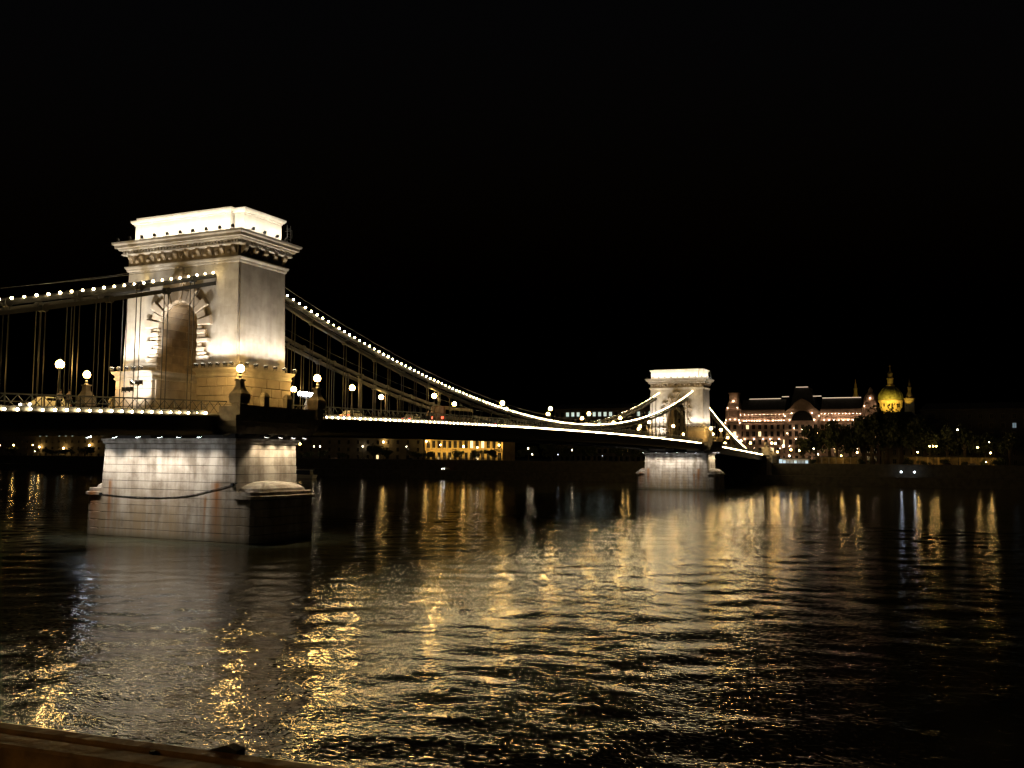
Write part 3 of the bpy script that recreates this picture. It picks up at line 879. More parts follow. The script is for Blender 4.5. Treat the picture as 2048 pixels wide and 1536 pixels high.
# light strings -----------------------------------------------------------
BULB = shared('bulb', MB().sphere((0, 0, 0), .112, 8, 6), M['bulb'], True)
def light_string(xa, xb, y, zf, label, up_=0):
    n = int(abs(xb - xa) / 1.18); xs = [xa + (xb - xa) * i / n for i in range(n + 1)]
    xm = (xa + xb) / 2
    t = thing('light_string', (xm, y, zf(xm)), label, 'light string', 'strings of bulbs along the bridge')
    part(t, 'cable', MB().tube([(x, y + (.1 if y < 0 else -.1), zf(x) - .14) for x in xs[::2] + [xs[-1]]], .03, 4), M['black'])
    back = .19 if y < 0 else -.19
    if zf is zl: part(t, 'light_shield', MB().loft([[(x, y + back, zf(x) - .2), (x, y + back * 1.15, zf(x) - .2), (x, y + back * 1.15, zf(x) + .3), (x, y + back, zf(x) + .3)] for x in xs[::2] + [xs[-1]]]), M['black'])  # added black shield keeping bulb light off the lattice parapet
    for i, x in enumerate(xs):
        k = random.gauss(1, .09) * (.55 if random.random() < .03 else 1)
        inst(t, 'bulb', BULB, (x - xm, 0, zf(x) - zf(xm) + random.gauss(0, .012)), scale=(k,) * 3)
light_string(-44.6, -8.9, -8.75, zl, 'row of white bulbs along the deck edge left of the near tower')
light_string(11.6, 193.0, -8.75, zl, 'long row of white bulbs along the deck edge of the main span')
light_string(SPAN + 15, ABUT - 2, -8.75, zl, 'short row of white bulbs along the deck edge beyond the far tower')
for y, w, zf in ((-CHAIN_Y - .3, 'near side', zc), (CHAIN_Y + .42, 'far side', lambda x: zc(x) - .3)):
    light_string(-4.5, -43.0, y, zf, 'row of white bulbs climbing the %s chain left of the near tower' % w)
    light_string(4.6, SPAN - 4.5, y, zf, 'curved row of white bulbs along the %s main chain' % w)
    light_string(SPAN + 4.6, ABUT - 14, y, zf, 'slanting row of white bulbs down the %s chain beyond the far tower' % w)

# globe lamps along the deck
lampx = [-23.2, 22.5, 44.4, 68.5, 90.2, 111.6, 132.5, 155.4, 178.2, 224.5, 246, 267.5, 284.6]
for i, x in enumerate(lampx):
    side = 'left of the near tower' if x < 0 else ('%s right of the near tower' % ORD[i - 1] if x < SPAN else '%s beyond the far tower' % ORD[i - 9])
    for y, w in ((-CHAIN_Y, 'near side'), (CHAIN_Y, 'far side')):
        globe_lamp(x, y, zl(x) + 4.22, 'globe lamp on the %s of the deck, %s' % (w, side), 'globe lamps along the bridge deck')

# candelabra with cold white globes behind the near tower
t = thing('candelabra_lamp', (27.2, 6.2, zl(27)), 'candelabra lamp with a row of cold white globes right of the near tower', 'street lamp')
part(t, 'post', MB().lathe((27.2, 6.2, zl(27)), [(.6, 0), (.6, .5), (.4, .8), (.3, 2.2), (.2, 2.6), (.09, 2.8), (.08, 3.7)], 8), M['paving'])
part(t, 'arm', MB().tube([(25.7, 6.2, 17.55), (27.2, 6.2, 17.35), (28.8, 6.2, 17.55)], .06), M['iron'])
LEDG = shared('globe', MB().sphere((0, 0, 0), .3, 10, 7), M['led'], True)
for k in range(5):
    inst(t, 'globe', LEDG, (-1.5 + .76 * k, 0, 17.95 - zl(27)))

# wall lantern inside the near arch, on the inner side of the pedestal nearest the water
for X0, who in ((0, 'near left'), (SPAN, 'far')):
    t = thing('wall_lantern', (X0 + 1.2, -2.5, 17.2), 'warm wall lantern on the inner pedestal wall under the arch of the %s tower' % who, 'lantern')
    part(t, 'bracket', MB().tube([(X0 + 1.2, -3.2, 17.0), (X0 + 1.2, -2.8, 16.7), (X0 + 1.2, -2.5, 16.75)], .04), M['black'])
    inst(t, 'globe', GL, (0, 0, 0), scale=(.36,) * 3)

# mooring chain across the near pier
pts = [(-5.10, 9.6, 4.75), (-5.10, 6.8, 4.6), (-5.10, 3.9, 4.5), (-5.10, 1.2, 4.55), (-5.10, -1.4, 4.68), (-5.12, -3.6, 4.95), (-5.12, -5.6, 5.35), (-5.12, -7.4, 5.75), (-5.11, -9.2, 6.15), (-5.0, -9.75, 6.35)]
mc = thing('mooring_chain', (-5.22, 0, 5), 'rusty mooring chain slung across the face of the near pier', 'chain')
for a, b in zip(pts, pts[1:]):
    a, b = Vector(a), Vector(b); n = max(1, int((b - a).length / .34))
    for i in range(n):
        p, q = a.lerp(b, i / n), a.lerp(b, (i + 1) / n)
        part(mc, 'chain_link', MB().tube([p, q], .03 if i % 2 else .042, 5), M['rubber'])
for y in (-9.2, 9.6):
    part(mc, 'ring_bolt', MB().box(-5.3, -5.0, y - .15, y + .15, 6.0 if y < 0 else 4.6, 6.3 if y < 0 else 4.9), M['rubber'])

# ================================================================== TRAFFIC AND PEOPLE ON THE BRIDGE
WH = shared('wheel', MB().prism([(.32 * math.cos(a * math.pi / 6), .32 * math.sin(a * math.pi / 6)) for a in range(12)], 1, -.1, .1), M['rubber'])
def car(x, y, z, rz, paint, label, group, lights=True):
    t = thing('parked_car' if 'parked' in label else 'car', (0, 0, 0), label, 'car', group)
    body = MB().prism([(-2.15, .35), (2.1, .35), (2.15, .7), (1.95, .82), (1.1, .9), (-1.6, .95), (-2.1, .9)], 1, -.85, .85)
    part(t, 'body', body, paint)
    part(t, 'roof', MB().loft([[(-1.75, -.8, .93), (1.05, -.8, .9), (1.05, .8, .9), (-1.75, .8, .93)], [(-1.25, -.64, 1.45), (.35, -.64, 1.47), (.35, .64, 1.47), (-1.25, .64, 1.45)]]), paint)
    part(t, 'window', MB().box(-1.2, .45, -.74, -.72, 1.0, 1.36), M['glass']); part(t, 'window', MB().box(-1.2, .45, .72, .74, 1.0, 1.36), M['glass'])
    for px in (-1.35, 1.35):
        for py in (-.78, .78): inst(t, 'wheel', WH, (px, py, .32))
    for py in (-.6, .6):
        if lights:
            part(t, 'headlight', MB().sphere((2.12, py, .66), .12, 8, 5), M['head'])
            part(t, 'tail_light', MB().box(-2.2, -2.12, py - .15, py + .15, .68, .82), M['tail'])
    t.location = (x, y, z); t.rotation_euler = (0, 0, rz)
    return t
car(27.5, -1.7, zl(27) - .1, 0, M['white_paint'], 'pale car under the globe lamp on the main span', 'cars crossing the bridge')
car(43.5, -1.7, zl(43) - .1, 0, M['silver'], 'silver car with red tail lights on the main span behind the pale car', 'cars crossing the bridge')
car(-22.0, -1.7, zl(-22) - .1, math.pi, M['white_paint'], 'pale car on the deck left of the near tower', 'cars crossing the bridge')
car(73, -1.7, zl(73) - .1, 0, M['blue_paint'], 'dark blue car ahead of the bus on the main span', 'cars crossing the bridge')
bs = thing('bus', (0, 0, 0), 'dark red bus behind the parapet in the left half of the main span', 'bus')
part(bs, 'body', MB().cbox(-5, 5, -1.25, 1.25, .35, 3.05, .12), M['red_paint'])
for k in range(6): part(bs, 'window', MB().box(-4.6 + 1.55 * k, -3.3 + 1.55 * k, -1.28, -1.252, 1.5, 2.5), M['glass'])
part(bs, 'windscreen', MB().box(5.001, 5.03, -1.1, 1.1, 1.2, 2.7), M['glass'])
for px in (-3.2, 3.2):
    for py in (-1.15, 1.15): inst(bs, 'wheel', WH, (px, py, .48), scale=(1.5, 1.5, 1.5))
for py in (-.9, .9):
    part(bs, 'tail_light', MB().box(-5.06, -5.0, py - .2, py + .2, 1.0, 1.35), M['tail'])
bs.location = (56, -1.7, zl(56) - .1)

def person(x, y, z, rz, shirt, trousers, label, lean=0.0):
    V = [(0, 0, .95), (0, .11, .9), (.02, .13, .5), (0, .13, .08), (.16, .14, .03), (0, -.11, .9), (.02, -.12, .5), (0, -.12, .08), (.16, -.13, .03),
         (.02 + lean * .2, 0, 1.2), (.03 + lean * .5, 0, 1.42), (.04 + lean * .6, 0, 1.53), (.07 + lean * .7, 0, 1.64), (.08 + lean * .7, 0, 1.76),
         (.03 + lean * .5, .19, 1.4), (.08 + lean * .4, .25, 1.12), (.28 + lean * .2, .2, 1.03), (.36 + lean * .2, .19, 1.03), (.03 + lean * .5, -.19, 1.4), (.08 + lean * .4, -.25, 1.12), (.28 + lean * .2, -.2, 1.03), (.36 + lean * .2, -.19, 1.03)]
    E_ = [(0, 1), (1, 2), (2, 3), (3, 4), (0, 5), (5, 6), (6, 7), (7, 8), (0, 9), (9, 10), (10, 11), (11, 12), (12, 13), (10, 14), (14, 15), (15, 16), (16, 17), (10, 18), (18, 19), (19, 20), (20, 21)]
    Rr = [.15, .1, .07, .05, .04, .1, .07, .05, .04, .14, .15, .06, .1, .075, .075, .05, .04, .045, .075, .05, .04, .045]
    t = thing('person', (x, y, z), label, 'person', 'people leaning on the parapet')
    me = bpy.data.meshes.new('body'); me.from_pydata(V, E_, [])
    o = bpy.data.objects.new('body', me); COL.objects.link(o); o.parent = t; o.rotation_euler = (0, 0, 0)
    me.materials.append(person_mat('clothes', shirt, trousers))
    md = o.modifiers.new('Skin', 'SKIN'); ss = o.modifiers.new('Smooth', 'SUBSURF'); ss.levels = 1; ss.render_levels = 1
    if not me.skin_vertices: me.attributes  # layer is made by the modifier below
    bpy.context.view_layer.objects.active = o
    for i, sv in enumerate(me.skin_vertices[0].data):
        sv.radius = (Rr[i], Rr[i]); sv.use_root = i == 0
    h = MB().sphere((x + .06 + lean * .7, y, z + 1.74), .115, 8, 6)
    part(t, 'hair', h, M['hair'], smooth=True)
    t.rotation_euler = (0, 0, rz)
for i, (x, dy, s, l) in enumerate(((-25.6, -7.7, (.5, .45, .4), 'person in a pale top leaning on the parapet, left one of a pair'), (-24.7, -7.7, (.25, .16, .12), 'person in a brown top leaning on the parapet, right one of a pair'),
                                   (37.5, -7.6, (.3, .2, .1), 'person in a tan top standing at the parapet right of the near tower'), (38.4, -7.6, (.12, .12, .14), 'person in dark clothes standing at the parapet right of the near tower'))):
    person(x, dy, zl(x) - .02, -math.pi / 2, s, (.03, .035, .05), l, .25)

# ================================================================== FAR ABUTMENT
ab = thing('bridge_abutment', (296, 0, 0), 'dark stone abutment at the far end of the bridge', 'bridge abutment')
part(ab, 'wall', MB().rloft(299, 0, [(-6, 11.2, 11.5), (10.2, 10.6, 10.9), (10.25, 10.9, 11.2), (10.9, 10.9, 11.2)]), M['quay'])
for y in (-9.6, 9.6):
    part(ab, 'pylon', MB().rloft(290.5, y, [(10.9, 1.5, 1.3), (13.4, 1.45, 1.25), (13.5, 1.7, 1.5), (13.9, 1.7, 1.5)]), M['stone'])
part(ab, 'parapet', MB().box(292.1, 309, -10.6, -10.2, 10.9, 12), M['stone'])
part(ab, 'parapet', MB().box(292.1, 309, 10.2, 10.6, 10.9, 12), M['stone'])
part(ab, 'corner_pillar', MB().rloft(289.2, -11.0, [(3.4, 1.1, 1.0), (10.8, 1.0, .9), (11.0, 1.25, 1.15), (11.3, 1.25, 1.15)]), M['stone'])
for i, x in enumerate((297.5, 305.0)):
    t = thing('globe_lamp', (x, -10.4, 12.0), '%s globe lamp on the parapet of the far abutment' % ORD[i], 'street lamp', 'globe lamps on the far abutment')
    inst(t, 'base', LP_BASE, (0, 0, .35), scale=(.8, .8, 1)); inst(t, 'post', LP_POST, (0, 0, .3), scale=(.8, .8, .75))
    g = inst(t, 'globe', GL, (0, 0, 3.6)); inst(g, 'collar', GL_COL, (0, 0, 0)); inst(g, 'finial', GL_FIN, (0, 0, 0))
for y, w in ((-9.6, 'right'), (9.6, 'left')):
    ln = thing('lion_statue', (290.5, y, 13.9), 'small stone lion lying on the %s pylon of the far abutment' % w, 'statue')
    lb = MB()
    lb.loft([[(290.5 + dx + .0, y + r * math.cos(a * math.pi / 4), 14.55 + zz + r * 1.1 * math.sin(a * math.pi / 4)) for a in range(8)] for dx, r, zz in ((1.5, .35, -.1), (1.0, .6, 0), (0, .5, 0), (-.7, .62, .15), (-1.1, .5, .5), (-1.3, .3, .7))])
    lb.sphere((289.3, y, 15.45), .52, 10, 7); lb.sphere((288.85, y, 15.3), .28, 8, 6)
    for s in (-.35, .35): lb.tube([(289.9, y + s, 14.2), (289.3, y + s, 14.05), (288.6, y + s, 14.03)], [.22, .18, .15], 6); lb.tube([(291.6, y + s * 1.3, 14.4), (291.0, y + s * 1.4, 14.1)], [.3, .2], 6)
    lb.tube([(292.0, y, 14.3), (292.5, y + .2, 14.05), (292.3, y + .6, 14.02)], .08, 5)
    part(ln, 'body', lb, M['stone'], smooth=True)

# ================================================================== TREES
def leaf_mesh(name, n, seed):
    r = np.random.default_rng(seed)
    lobes = [(r.normal(0, .42), r.normal(0, .42), r.uniform(-.35, .55), r.uniform(.32, .6)) for _ in range(9)]
    v = []; f = []
    for i in range(n):
        cx, cy_, cz, R_ = lobes[r.integers(len(lobes))]
        d = r.normal(size=3); d /= np.linalg.norm(d)
        p = np.array([cx, cy_, cz]) + d * R_ * r.random() ** .45
        a = r.normal(size=3); a /= np.linalg.norm(a); b = np.cross(a, r.normal(size=3)); b /= np.linalg.norm(b)
        s = r.uniform(.05, .11)
        o = len(v)
        v += [tuple(p + a * s), tuple(p + b * s * .7), tuple(p - a * s), tuple(p - b * s * .7)]
        f.append((o, o + 1, o + 2, o + 3))
    me = bpy.data.meshes.new(name); me.from_pydata(v, [], f); me.materials.append(M['leaf'])
    return me
CROWNS = [leaf_mesh('crown', 1500, s) for s in range(4)]
TRUNK = shared('trunk', MB().lathe((0, 0, 0), [(.05, 0), (.035, .25), (.028, .6), (.012, 1.0)], 7).tube([(0, 0, .45), (.12, .05, .75)], [.02, .008], 5).tube([(0, 0, .5), (-.1, -.08, .8)], [.02, .008], 5), M['bark'])
def tree(x, y, top, w, label, z0=7.0, kind='tree'):
    t = thing(kind, (x, y, z0), label, 'tree', 'trees along the far embankment')
    h = top - z0
    inst(t, 'trunk', TRUNK, (0, 0, 0), (0, 0, random.random() * 6), (h, h, h * .75))
    inst(t, 'crown', random.choice(CROWNS), (0, 0, h * .6), (0, 0, random.random() * 6.28), (w / 2, w / 2, h * .45))

# ================================================================== CITY
WIN = {}
def window_me(w, h, mat):
    k = (round(w, 2), round(h, 2), mat.name)
    if k not in WIN:
        WIN[k] = shared('window', MB().box(-.06, 0, -w / 2, w / 2, 0, h), mat)
        fr = MB()
        for a, b, c, d in ((-w / 2 - .14, -w / 2, -.1, h + .14), (w / 2, w / 2 + .14, -.1, h + .14), (-w / 2, w / 2, h, h + .14), (-w / 2, w / 2, -.1, 0), (-.04, .04, 0, h)):
            fr.box(-.14, 0, a, b, c, d)
        WIN[k, 'f'] = shared('frame', fr, M['facade_dark'])
    return WIN[k], WIN[k, 'f']

def building(name, label, x, y0, y1, ztop, floors, bays, wall, zb=7.0, depth=14, lit=(), lit_mat='win_warm', roof=3.0, wh=1.9, ww=1.3, frames=True, cat='building'):
    t = thing(name, (x, (y0 + y1) / 2, zb), label, cat)
    part(t, 'wall', MB().box(x, x + depth, y0, y1, zb, ztop), wall)
    part(t, 'cornice', MB().rloft(x + depth / 2, (y0 + y1) / 2, [(ztop - .5, depth / 2 + .12, (y1 - y0) / 2 + .12), (ztop, depth / 2 + .6, (y1 - y0) / 2 + .6), (ztop + .25, depth / 2 + .6, (y1 - y0) / 2 + .6)]), wall)
    part(t, 'roof', MB().loft([[(x - .2, y0 - .2, ztop + .26), (x + depth + .2, y0 - .2, ztop + .26), (x + depth + .2, y1 + .2, ztop + .26), (x - .2, y1 + .2, ztop + .26)],
                               [(x + depth * .4, y0 + 2, ztop + roof), (x + depth * .6, y0 + 2, ztop + roof), (x + depth * .6, y1 - 2, ztop + roof), (x + depth * .4, y1 - 2, ztop + roof)]]), M['slate'])
    fh = (ztop - zb - 1) / floors
    for fl in range(floors):
        for b in range(bays):
            l = (fl, b) in lit
            me, fr = window_me(ww, wh, M[lit_mat] if l else M['glass'])
            yy = y1 - (y1 - y0) * (b + .5) / bays
            o = inst(t, 'lit_window' if l else 'window', me, (-.02, yy - (y0 + y1) / 2, .9 + fl * fh))
            if frames: inst(o, 'frame', fr, (0, 0, 0))
    return t

building('apartment_building', 'dim riverside block at the far left below the deck', 340, 372, 520, 28, 5, 26, M['facade_dark'], lit={(3, 12), (3, 13), (3, 15), (3, 16), (3, 17), (1, 20)}, lit_mat='win_pale', wh=1.5)
building('office_building', 'dark wide block seen below the deck right of the near pier', 336, 168, 300, 27, 5, 22, M['facade_dark'], lit={(0, 17), (1, 6)})
# yellow floodlit palace seen under the deck
yb = building('yellow_palace', 'yellow lamplit palace with tall windows seen below the main span', 330, 121, 163, 25, 3, 14, M['facade_yellow'], wh=3.4, ww=1.5, lit={(1, 8), (1, 10), (0, 9)}, lit_mat='win_warm')
for k in range(15):
    yy = 163 - 42 * k / 14
    part(yb, 'pilaster', MB().box(329.6, 330, yy - .35, yy + .35, 12.5, 24.4), M['facade_yellow'])
part(yb, 'string_course', MB().box(329.5, 330, 121, 163, 12.0, 12.49), M['facade_yellow'])
for i, y in enumerate((160, 153, 146, 139, 131, 124)):
    floodlight((322, y, 8.2), (330, y, 18), 2600, '%s floodlight from the left at the foot of the yellow palace' % ORD[i], 'floodlights of the yellow palace', 120, col=(1, .62, .16), size=1.5)
# office block with greenish windows behind the bridge
building('ministry_building', 'tall dark office block with a few pale greenish windows behind the far tower', 430, 58, 136, 37, 7, 24, M['facade_dark'], lit={(6, 2), (6, 3), (6, 4), (6, 6), (6, 7), (6, 8), (6, 9), (6, 10), (6, 15), (6, 17), (5, 8)}, lit_mat='win_pale', wh=2.4, ww=1.7)
building('town_house', 'dark unlit block at the right edge behind the trees', 345, -150, -62, 30, 6, 22, M['dim_wall'], lit={(4, 8)}, lit_mat='win_dimcold')
building('corner_house', 'dark block between the palace and the right hand trees', 352, -60, -46, 27, 5, 4, M['facade_dark'])

# ---- grand hotel palace: two wings, arched centre, domed corner towers, lines of small uplights
hp = thing('hotel_palace', (400, -5, 7), 'long floodlit palace with arched centre, corner towers and light lines on the roof', 'palace')
HX = 400.0
def hpart(n, mb, mat, **k): return part(hp, n, mb, mat, **k)
for (a, b) in ((1.5, 23.0), (-34.0, -15.5)):
    hpart('wing', MB().box(HX, HX + 20, a, b, 7, 30.6), M['palace'])
    hpart('loggia_parapet', MB().box(HX - 1.0, HX - .4, a, b, 27.2, 28.0), M['palace'])
    hpart('cornice', MB().prism([(HX - .001, 30.3), (HX - 1.0, 31.2), (HX - 1.0, 31.7), (HX - .6, 33.6), (HX + .4, 33.8), (HX + .4, 30.3)], 1, a, b), M['palace'])
    hpart('roof', MB().loft([[(HX + .5, a, 33.0), (HX + 19, a, 33.0), (HX + 19, b, 33.0), (HX + .5, b, 33.0)], [(HX + 6, a, 39.2), (HX + 14, a, 39.2), (HX + 14, b, 39.2), (HX + 6, b, 39.2)]]), M['slate'])
    n = int((b - a) / 2.1)
    for k in range(n + 1):
        y = a + .5 + (b - a - 1) * k / n
        hpart('column', MB().box(HX - .9, HX - .5, y - .2, y + .2, 28.0, 30.9), M['palace'])
hpart('centre_block', MB().box(HX - 1.5, HX + 20, -15.4, 1.4, 7, 29.5), M['palace'])
arch_o = [(-7 + 7.2 * math.cos(math.radians(a)), 29.5 + 7.0 * math.sin(math.radians(a))) for a in range(0, 181, 15)]
hpart('gable', MB().prism([(1.4, 29.5), (1.4, 32.5), (-1.5, 34.5), (-3.5, 37.0), (-5.4, 38.2), (-7, 38.9), (-8.6, 38.2), (-10.5, 37.0), (-12.5, 34.5), (-15.4, 32.5), (-15.4, 29.5)], 0, HX - 1.5, HX + 1), M['palace'])
ring = [(-7 + r * math.cos(math.radians(a)), 28.2 + r * math.sin(math.radians(a))) for r, rng_ in ((5.8, range(0, 181, 12)), (5.0, range(180, -1, -12))) for a in rng_]
hpart('arch_ring', MB().prism(ring, 0, HX - 2.1, HX - 1.49), M['palace'])
hpart('arch_window', MB().prism([(-7 + 4.95 * math.cos(math.radians(a)), 28.2 + 4.95 * math.sin(math.radians(a))) for a in range(0, 181, 12)], 0, HX - 1.6, HX - 1.48), M['glass'])
hpart('centre_roof', MB().loft([[(HX + 1.1, -14, 31), (HX + 19, -14, 31), (HX + 19, 0, 31), (HX + 1.1, 0, 31)], [(HX + 6, -10, 44.6), (HX + 14, -10, 44.6), (HX + 14, -2.5, 44.6), (HX + 6, -2.5, 44.6)]]), M['slate'])
for yc, nm in ((26.5, 'left'), (-38, 'right')):
    hpart('corner_tower', MB().rloft(HX + 3, yc, [(7, 4.6, 3.9), (27.2, 4.6, 3.9), (27.4, 5.2, 4.5), (28, 5.2, 4.5), (28.1, 4.4, 3.7), (33.5, 4.2, 3.5), (33.7, 4.6, 3.9), (34.2, 4.6, 3.9), (34.3, 3.6, 3.0), (37.5, 3.2, 2.6)]), M['palace'])
    if nm == 'left':
        hpart('tower_screen', MB().rloft(HX + 3, yc, [(37.6, 2.6, 2.4), (39.5, 2.2, 2.1), (42.0, 2.3, 2.2), (42.2, 2.6, 2.5), (42.5, 2.6, 2.5)]), M['palace'])
    else:
        hpart('tower_dome', MB().lathe((HX + 3, yc, 37.4), [(3.3, 0), (3.2, 1.2), (2.5, 2.8), (1.5, 3.8), (1.1, 4.2), (1.1, 5.3), (.8, 5.8), (.1, 6.6)], 10), M['palace'])
    for s in (-2.9, 2.9):
        hpart('turret', MB().lathe((HX - 1.2, yc + s, 28), [(.9, 0), (.9, 5.2), (.6, 6.4), (.05, 7.6)], 8), M['palace'])
# windows of the palace
for fl, z, h in ((0, 8.5, 2.6), (1, 12.6, 2.4), (2, 16.6, 2.4), (3, 20.6, 2.4), (4, 24.2, 2.0)):
    for k in range(24):
        y = 28.5 - 68.5 * k / 23
        xw = HX - 1.5 if -15.2 < y < 1.2 else (HX - 1.6 if (y > 23 or y < -34) else HX)
        litw = (fl, k) in {(4, 3), (3, 5), (2, 9), (4, 16), (3, 1), (1, 7)}
        me, fr = window_me(1.3, h, M['win_warm'] if litw else M['glass'])
        o = inst(hp, 'lit_window' if litw else 'window', me, (xw - .02 - 400, y + 5, z - 7)); inst(o, 'frame', fr, (0, 0, 0))
# uplights
UP = shared('uplight', MB().sphere((0, 0, 0), .125, 6, 4), M['uplight'])
def up_(x, y, z, s=1.0): inst(hp, 'uplight', UP, (x - 400, y + 5, z - 7), scale=(s,) * 3)
for a, b in ((1.8, 22.6), (-33.6, -16)):
    for k in range(17): up_(HX - .42, a + (b - a) * k / 16, 28.4, random.uniform(.8, 1.15))
    for k in range(12): up_(HX - 1.45, a + (b - a) * k / 11, 31.35, random.uniform(.5, .75))
    for k in range(5):
        up_(HX - .7, a + (b - a) * (k + .5) / 5 + random.uniform(-.4, .4), 19.3, random.uniform(.8, 1.4)); up_(HX - .7, a + (b - a) * (k + .5) / 5, 14.8, random.uniform(.3, .8))
for y, z in ((-1.2, 28.5), (-12.8, 28.5), (1.0, 30.4), (-15, 30.4), (-2.2, 31.8), (-11.8, 31.8), (-4, 19.4), (-7, 19.2), (-10, 19.4), (-1, 15.8), (-13, 15.8), (-7, 24), (-3.2, 24.5), (-10.8, 24.5), (0, 22), (-14, 22)):
    up_(HX - 2.5, y, z, 1.1)
for yc in (26.5, -38):
    for dy, z in ((-3.2, 28.6), (3.2, 28.6), (-1.2, 29.0), (1.2, 29.0), (-2.4, 34.8), (2.4, 34.8), (0, 22), (-2.2, 20.4), (2.2, 23), (-3.6, 27.3), (3.6, 27.3)):
        up_(HX - 2.3, yc + dy, z, 1.0)
for y in (20, 14, 8, 3, -2, -6, -10, -14, -20, -27): up_(HX - 3.0, y, 9.2, 1.15)  # foot row added to brighten the lower storeys
up_(HX - .3, 26.5, 38.2, 1.6); up_(HX - .6, -38, 38.6, 1.3)
for a, b, z in ((4.2, 19.6, 39.5), (.3, 3.6, 40.4), (-8.9, -3.2, 45.0), (-15.2, -11, 40.4), (-33.4, -15.6, 39.4)):
    hpart('roof_light', MB().box(HX + 5.6, HX + 5.9, a, b, z - .14, z + .14), M['roofline'])

# ---- basilica
BX = 900.0
bz = thing('basilica', (BX, -15, 7), 'domed basilica floodlit yellow, rising behind the palace roofs', 'church')
B_ = lambda n, mb, mat, **k: part(bz, n, mb, mat, **k)
B_('nave', MB().box(BX - 20, BX + 40, -40, 12, 7, 52), M['basilica'])
dc = (BX, -14.8, 0)
B_('drum', MB().lathe(dc, [(8.3, 50), (8.3, 57), (8.9, 57.4), (8.9, 58.2), (9.6, 59), (9.6, 64), (11.0, 64.6), (11.4, 65.6), (11.4, 66.4), (10.9, 66.6)], 24), M['basilica'])
for k in range(16):
    a = k * math.pi / 8
    B_('drum_pilaster', MB().lathe((dc[0] + 9.7 * math.cos(a), dc[1] + 9.7 * math.sin(a), 0), [(.45, 59.1), (.45, 63.9), (.7, 64.4)], 6), M['basilica'])
for k in range(8):
    a = k * math.pi / 4 + .2
    B_('drum_window', MB().lathe((dc[0] + 9.35 * math.cos(a), dc[1] + 9.35 * math.sin(a), 0), [(.8, 60.2), (.8, 62.6), (.5, 63.3)], 6), M['glass'])
B_('dome', MB().lathe(dc, [(10.9, 66.6)] + [(.3 + 10.7 * math.cos(math.radians(a)), 67.4 + 12.6 * math.sin(math.radians(a))) for a in range(0, 78, 7)] + [(2.9, 79.8)], 24), M['copper'], smooth=True)
for k in range(12):
    a = k * math.pi / 6
    B_('dome_rib', MB().tube([(dc[0] + (.4 + 10.75 * math.cos(math.radians(e))) * math.cos(a), dc[1] + (.4 + 10.75 * math.cos(math.radians(e))) * math.sin(a), 67.4 + 12.65 * math.sin(math.radians(e))) for e in range(0, 78, 11)], .28, 5), M['copper'])
B_('lantern', MB().lathe(dc, [(4.0, 79.6), (4.0, 81), (2.7, 81.3), (2.6, 86.4), (3.3, 86.9), (3.3, 87.5), (2.3, 88.2), (2.1, 91.4), (2.6, 91.8), (1.4, 93.6), (.5, 95.6), (.2, 97)], 12), M['basilica'])
B_('cross', MB().box(BX - .15, BX + .15, -14.95, -14.65, 96.9, 100.6).box(BX - .14, BX + .14, -15.7, -13.9, 98.9, 99.3), M['basilica'])
for yc in (-32, 15.7):
    B_('bell_tower', MB().rloft(BX - 10, yc, [(7, 4.4, 4.4), (63, 4.2, 4.2), (66, 4.2, 4.2), (66.2, 4.8, 4.8), (67.4, 4.8, 4.8)]), M['basilica'])
    B_('bell_tower_spire', MB().lathe((BX - 10, yc, 0), [(3.6, 67.4), (3.2, 70), (2.0, 72.5), (1.5, 74), (1.6, 77), (2.0, 77.5), (1.0, 79.4), (.9, 82), (.35, 83.5), (.12, 86.5)], 10), M['basilica'])
for i, (x, y, z, tx, ty, tz, w) in enumerate(((868, -4, 53, 895, -12, 64, 30000), (868, -26, 53, 895, -15, 62, 24000), (872, -15, 53, 900, -15, 80, 10000), (878, -30, 60, 890, -32, 70, 2200), (878, 14, 60, 890, 15.7, 74, 2600))):
    floodlight((x, y, z), (tx, ty, tz), w, '%s yellow floodlight on the roof before the basilica dome' % ORD[i], 'yellow floodlights before the basilica', 58, col=(1, .62, .10), size=2)

# ---- embankment: pavilions, lit walls, lamps, cars, boats
kp = thing('glass_pavilion', (291, -20, 7), 'low glass landing pavilion with bluish lit windows below the palace', 'pavilion')
part(kp, 'wall', MB().box(291, 294, -25, -15, 7, 9.6), M['silver'])
part(kp, 'roof', MB().box(290.4, 294.6, -25.6, -14.4, 9.62, 9.9), M['black'])
for k in range(7):
    y = -24.3 + 1.36 * k
    part(kp, 'window', MB().box(290.9, 290.98, y - .5, y + .5, 7.9, 9.0), M['win_cold' if k in (0, 3, 6) else 'win_dimcold'])
part(kp, 'sign_panel', MB().box(290.6, 290.85, -15.4, -14.3, 6.9, 9.4), M['win_cold'])
tp = thing('terrace_pavilion', (300, -35, 7), 'low terrace wall lit orange below the dark trees', 'pavilion')
part(tp, 'wall', MB().box(300, 306, -42.5, -26, 7, 10.3), M['garden'])
part(tp, 'roof', MB().box(299.5, 306.5, -43, -25.5, 10.32, 10.6), M['slate'])
for k in range(7):
    y = -41.6 + 2.6 * k
    part(tp, 'pilaster', MB().box(299.8, 299.99, y - .15, y + .15, 7, 10.3), M['facade'])
for i, (y, r) in enumerate(((-25.5, 1.6), (-43.2, 1.8), (-58.5, 2.2), (-63.8, 1.5), (-71.5, 1.9), (-78.2, 1.3), (-84.2, 1.7), (-89.5, 2.4))):
    t = thing('shrub', (311.5 if y < -50 else 298.4, y, 7.0), '%s dark shrub from the left before the low lamplit walls' % ORD[i], 'shrub', 'shrubs before the lamplit walls')
    inst(t, 'foliage', CROWNS[i % 4], (0, 0, r * .8), (0, 0, i), (r, r, r))
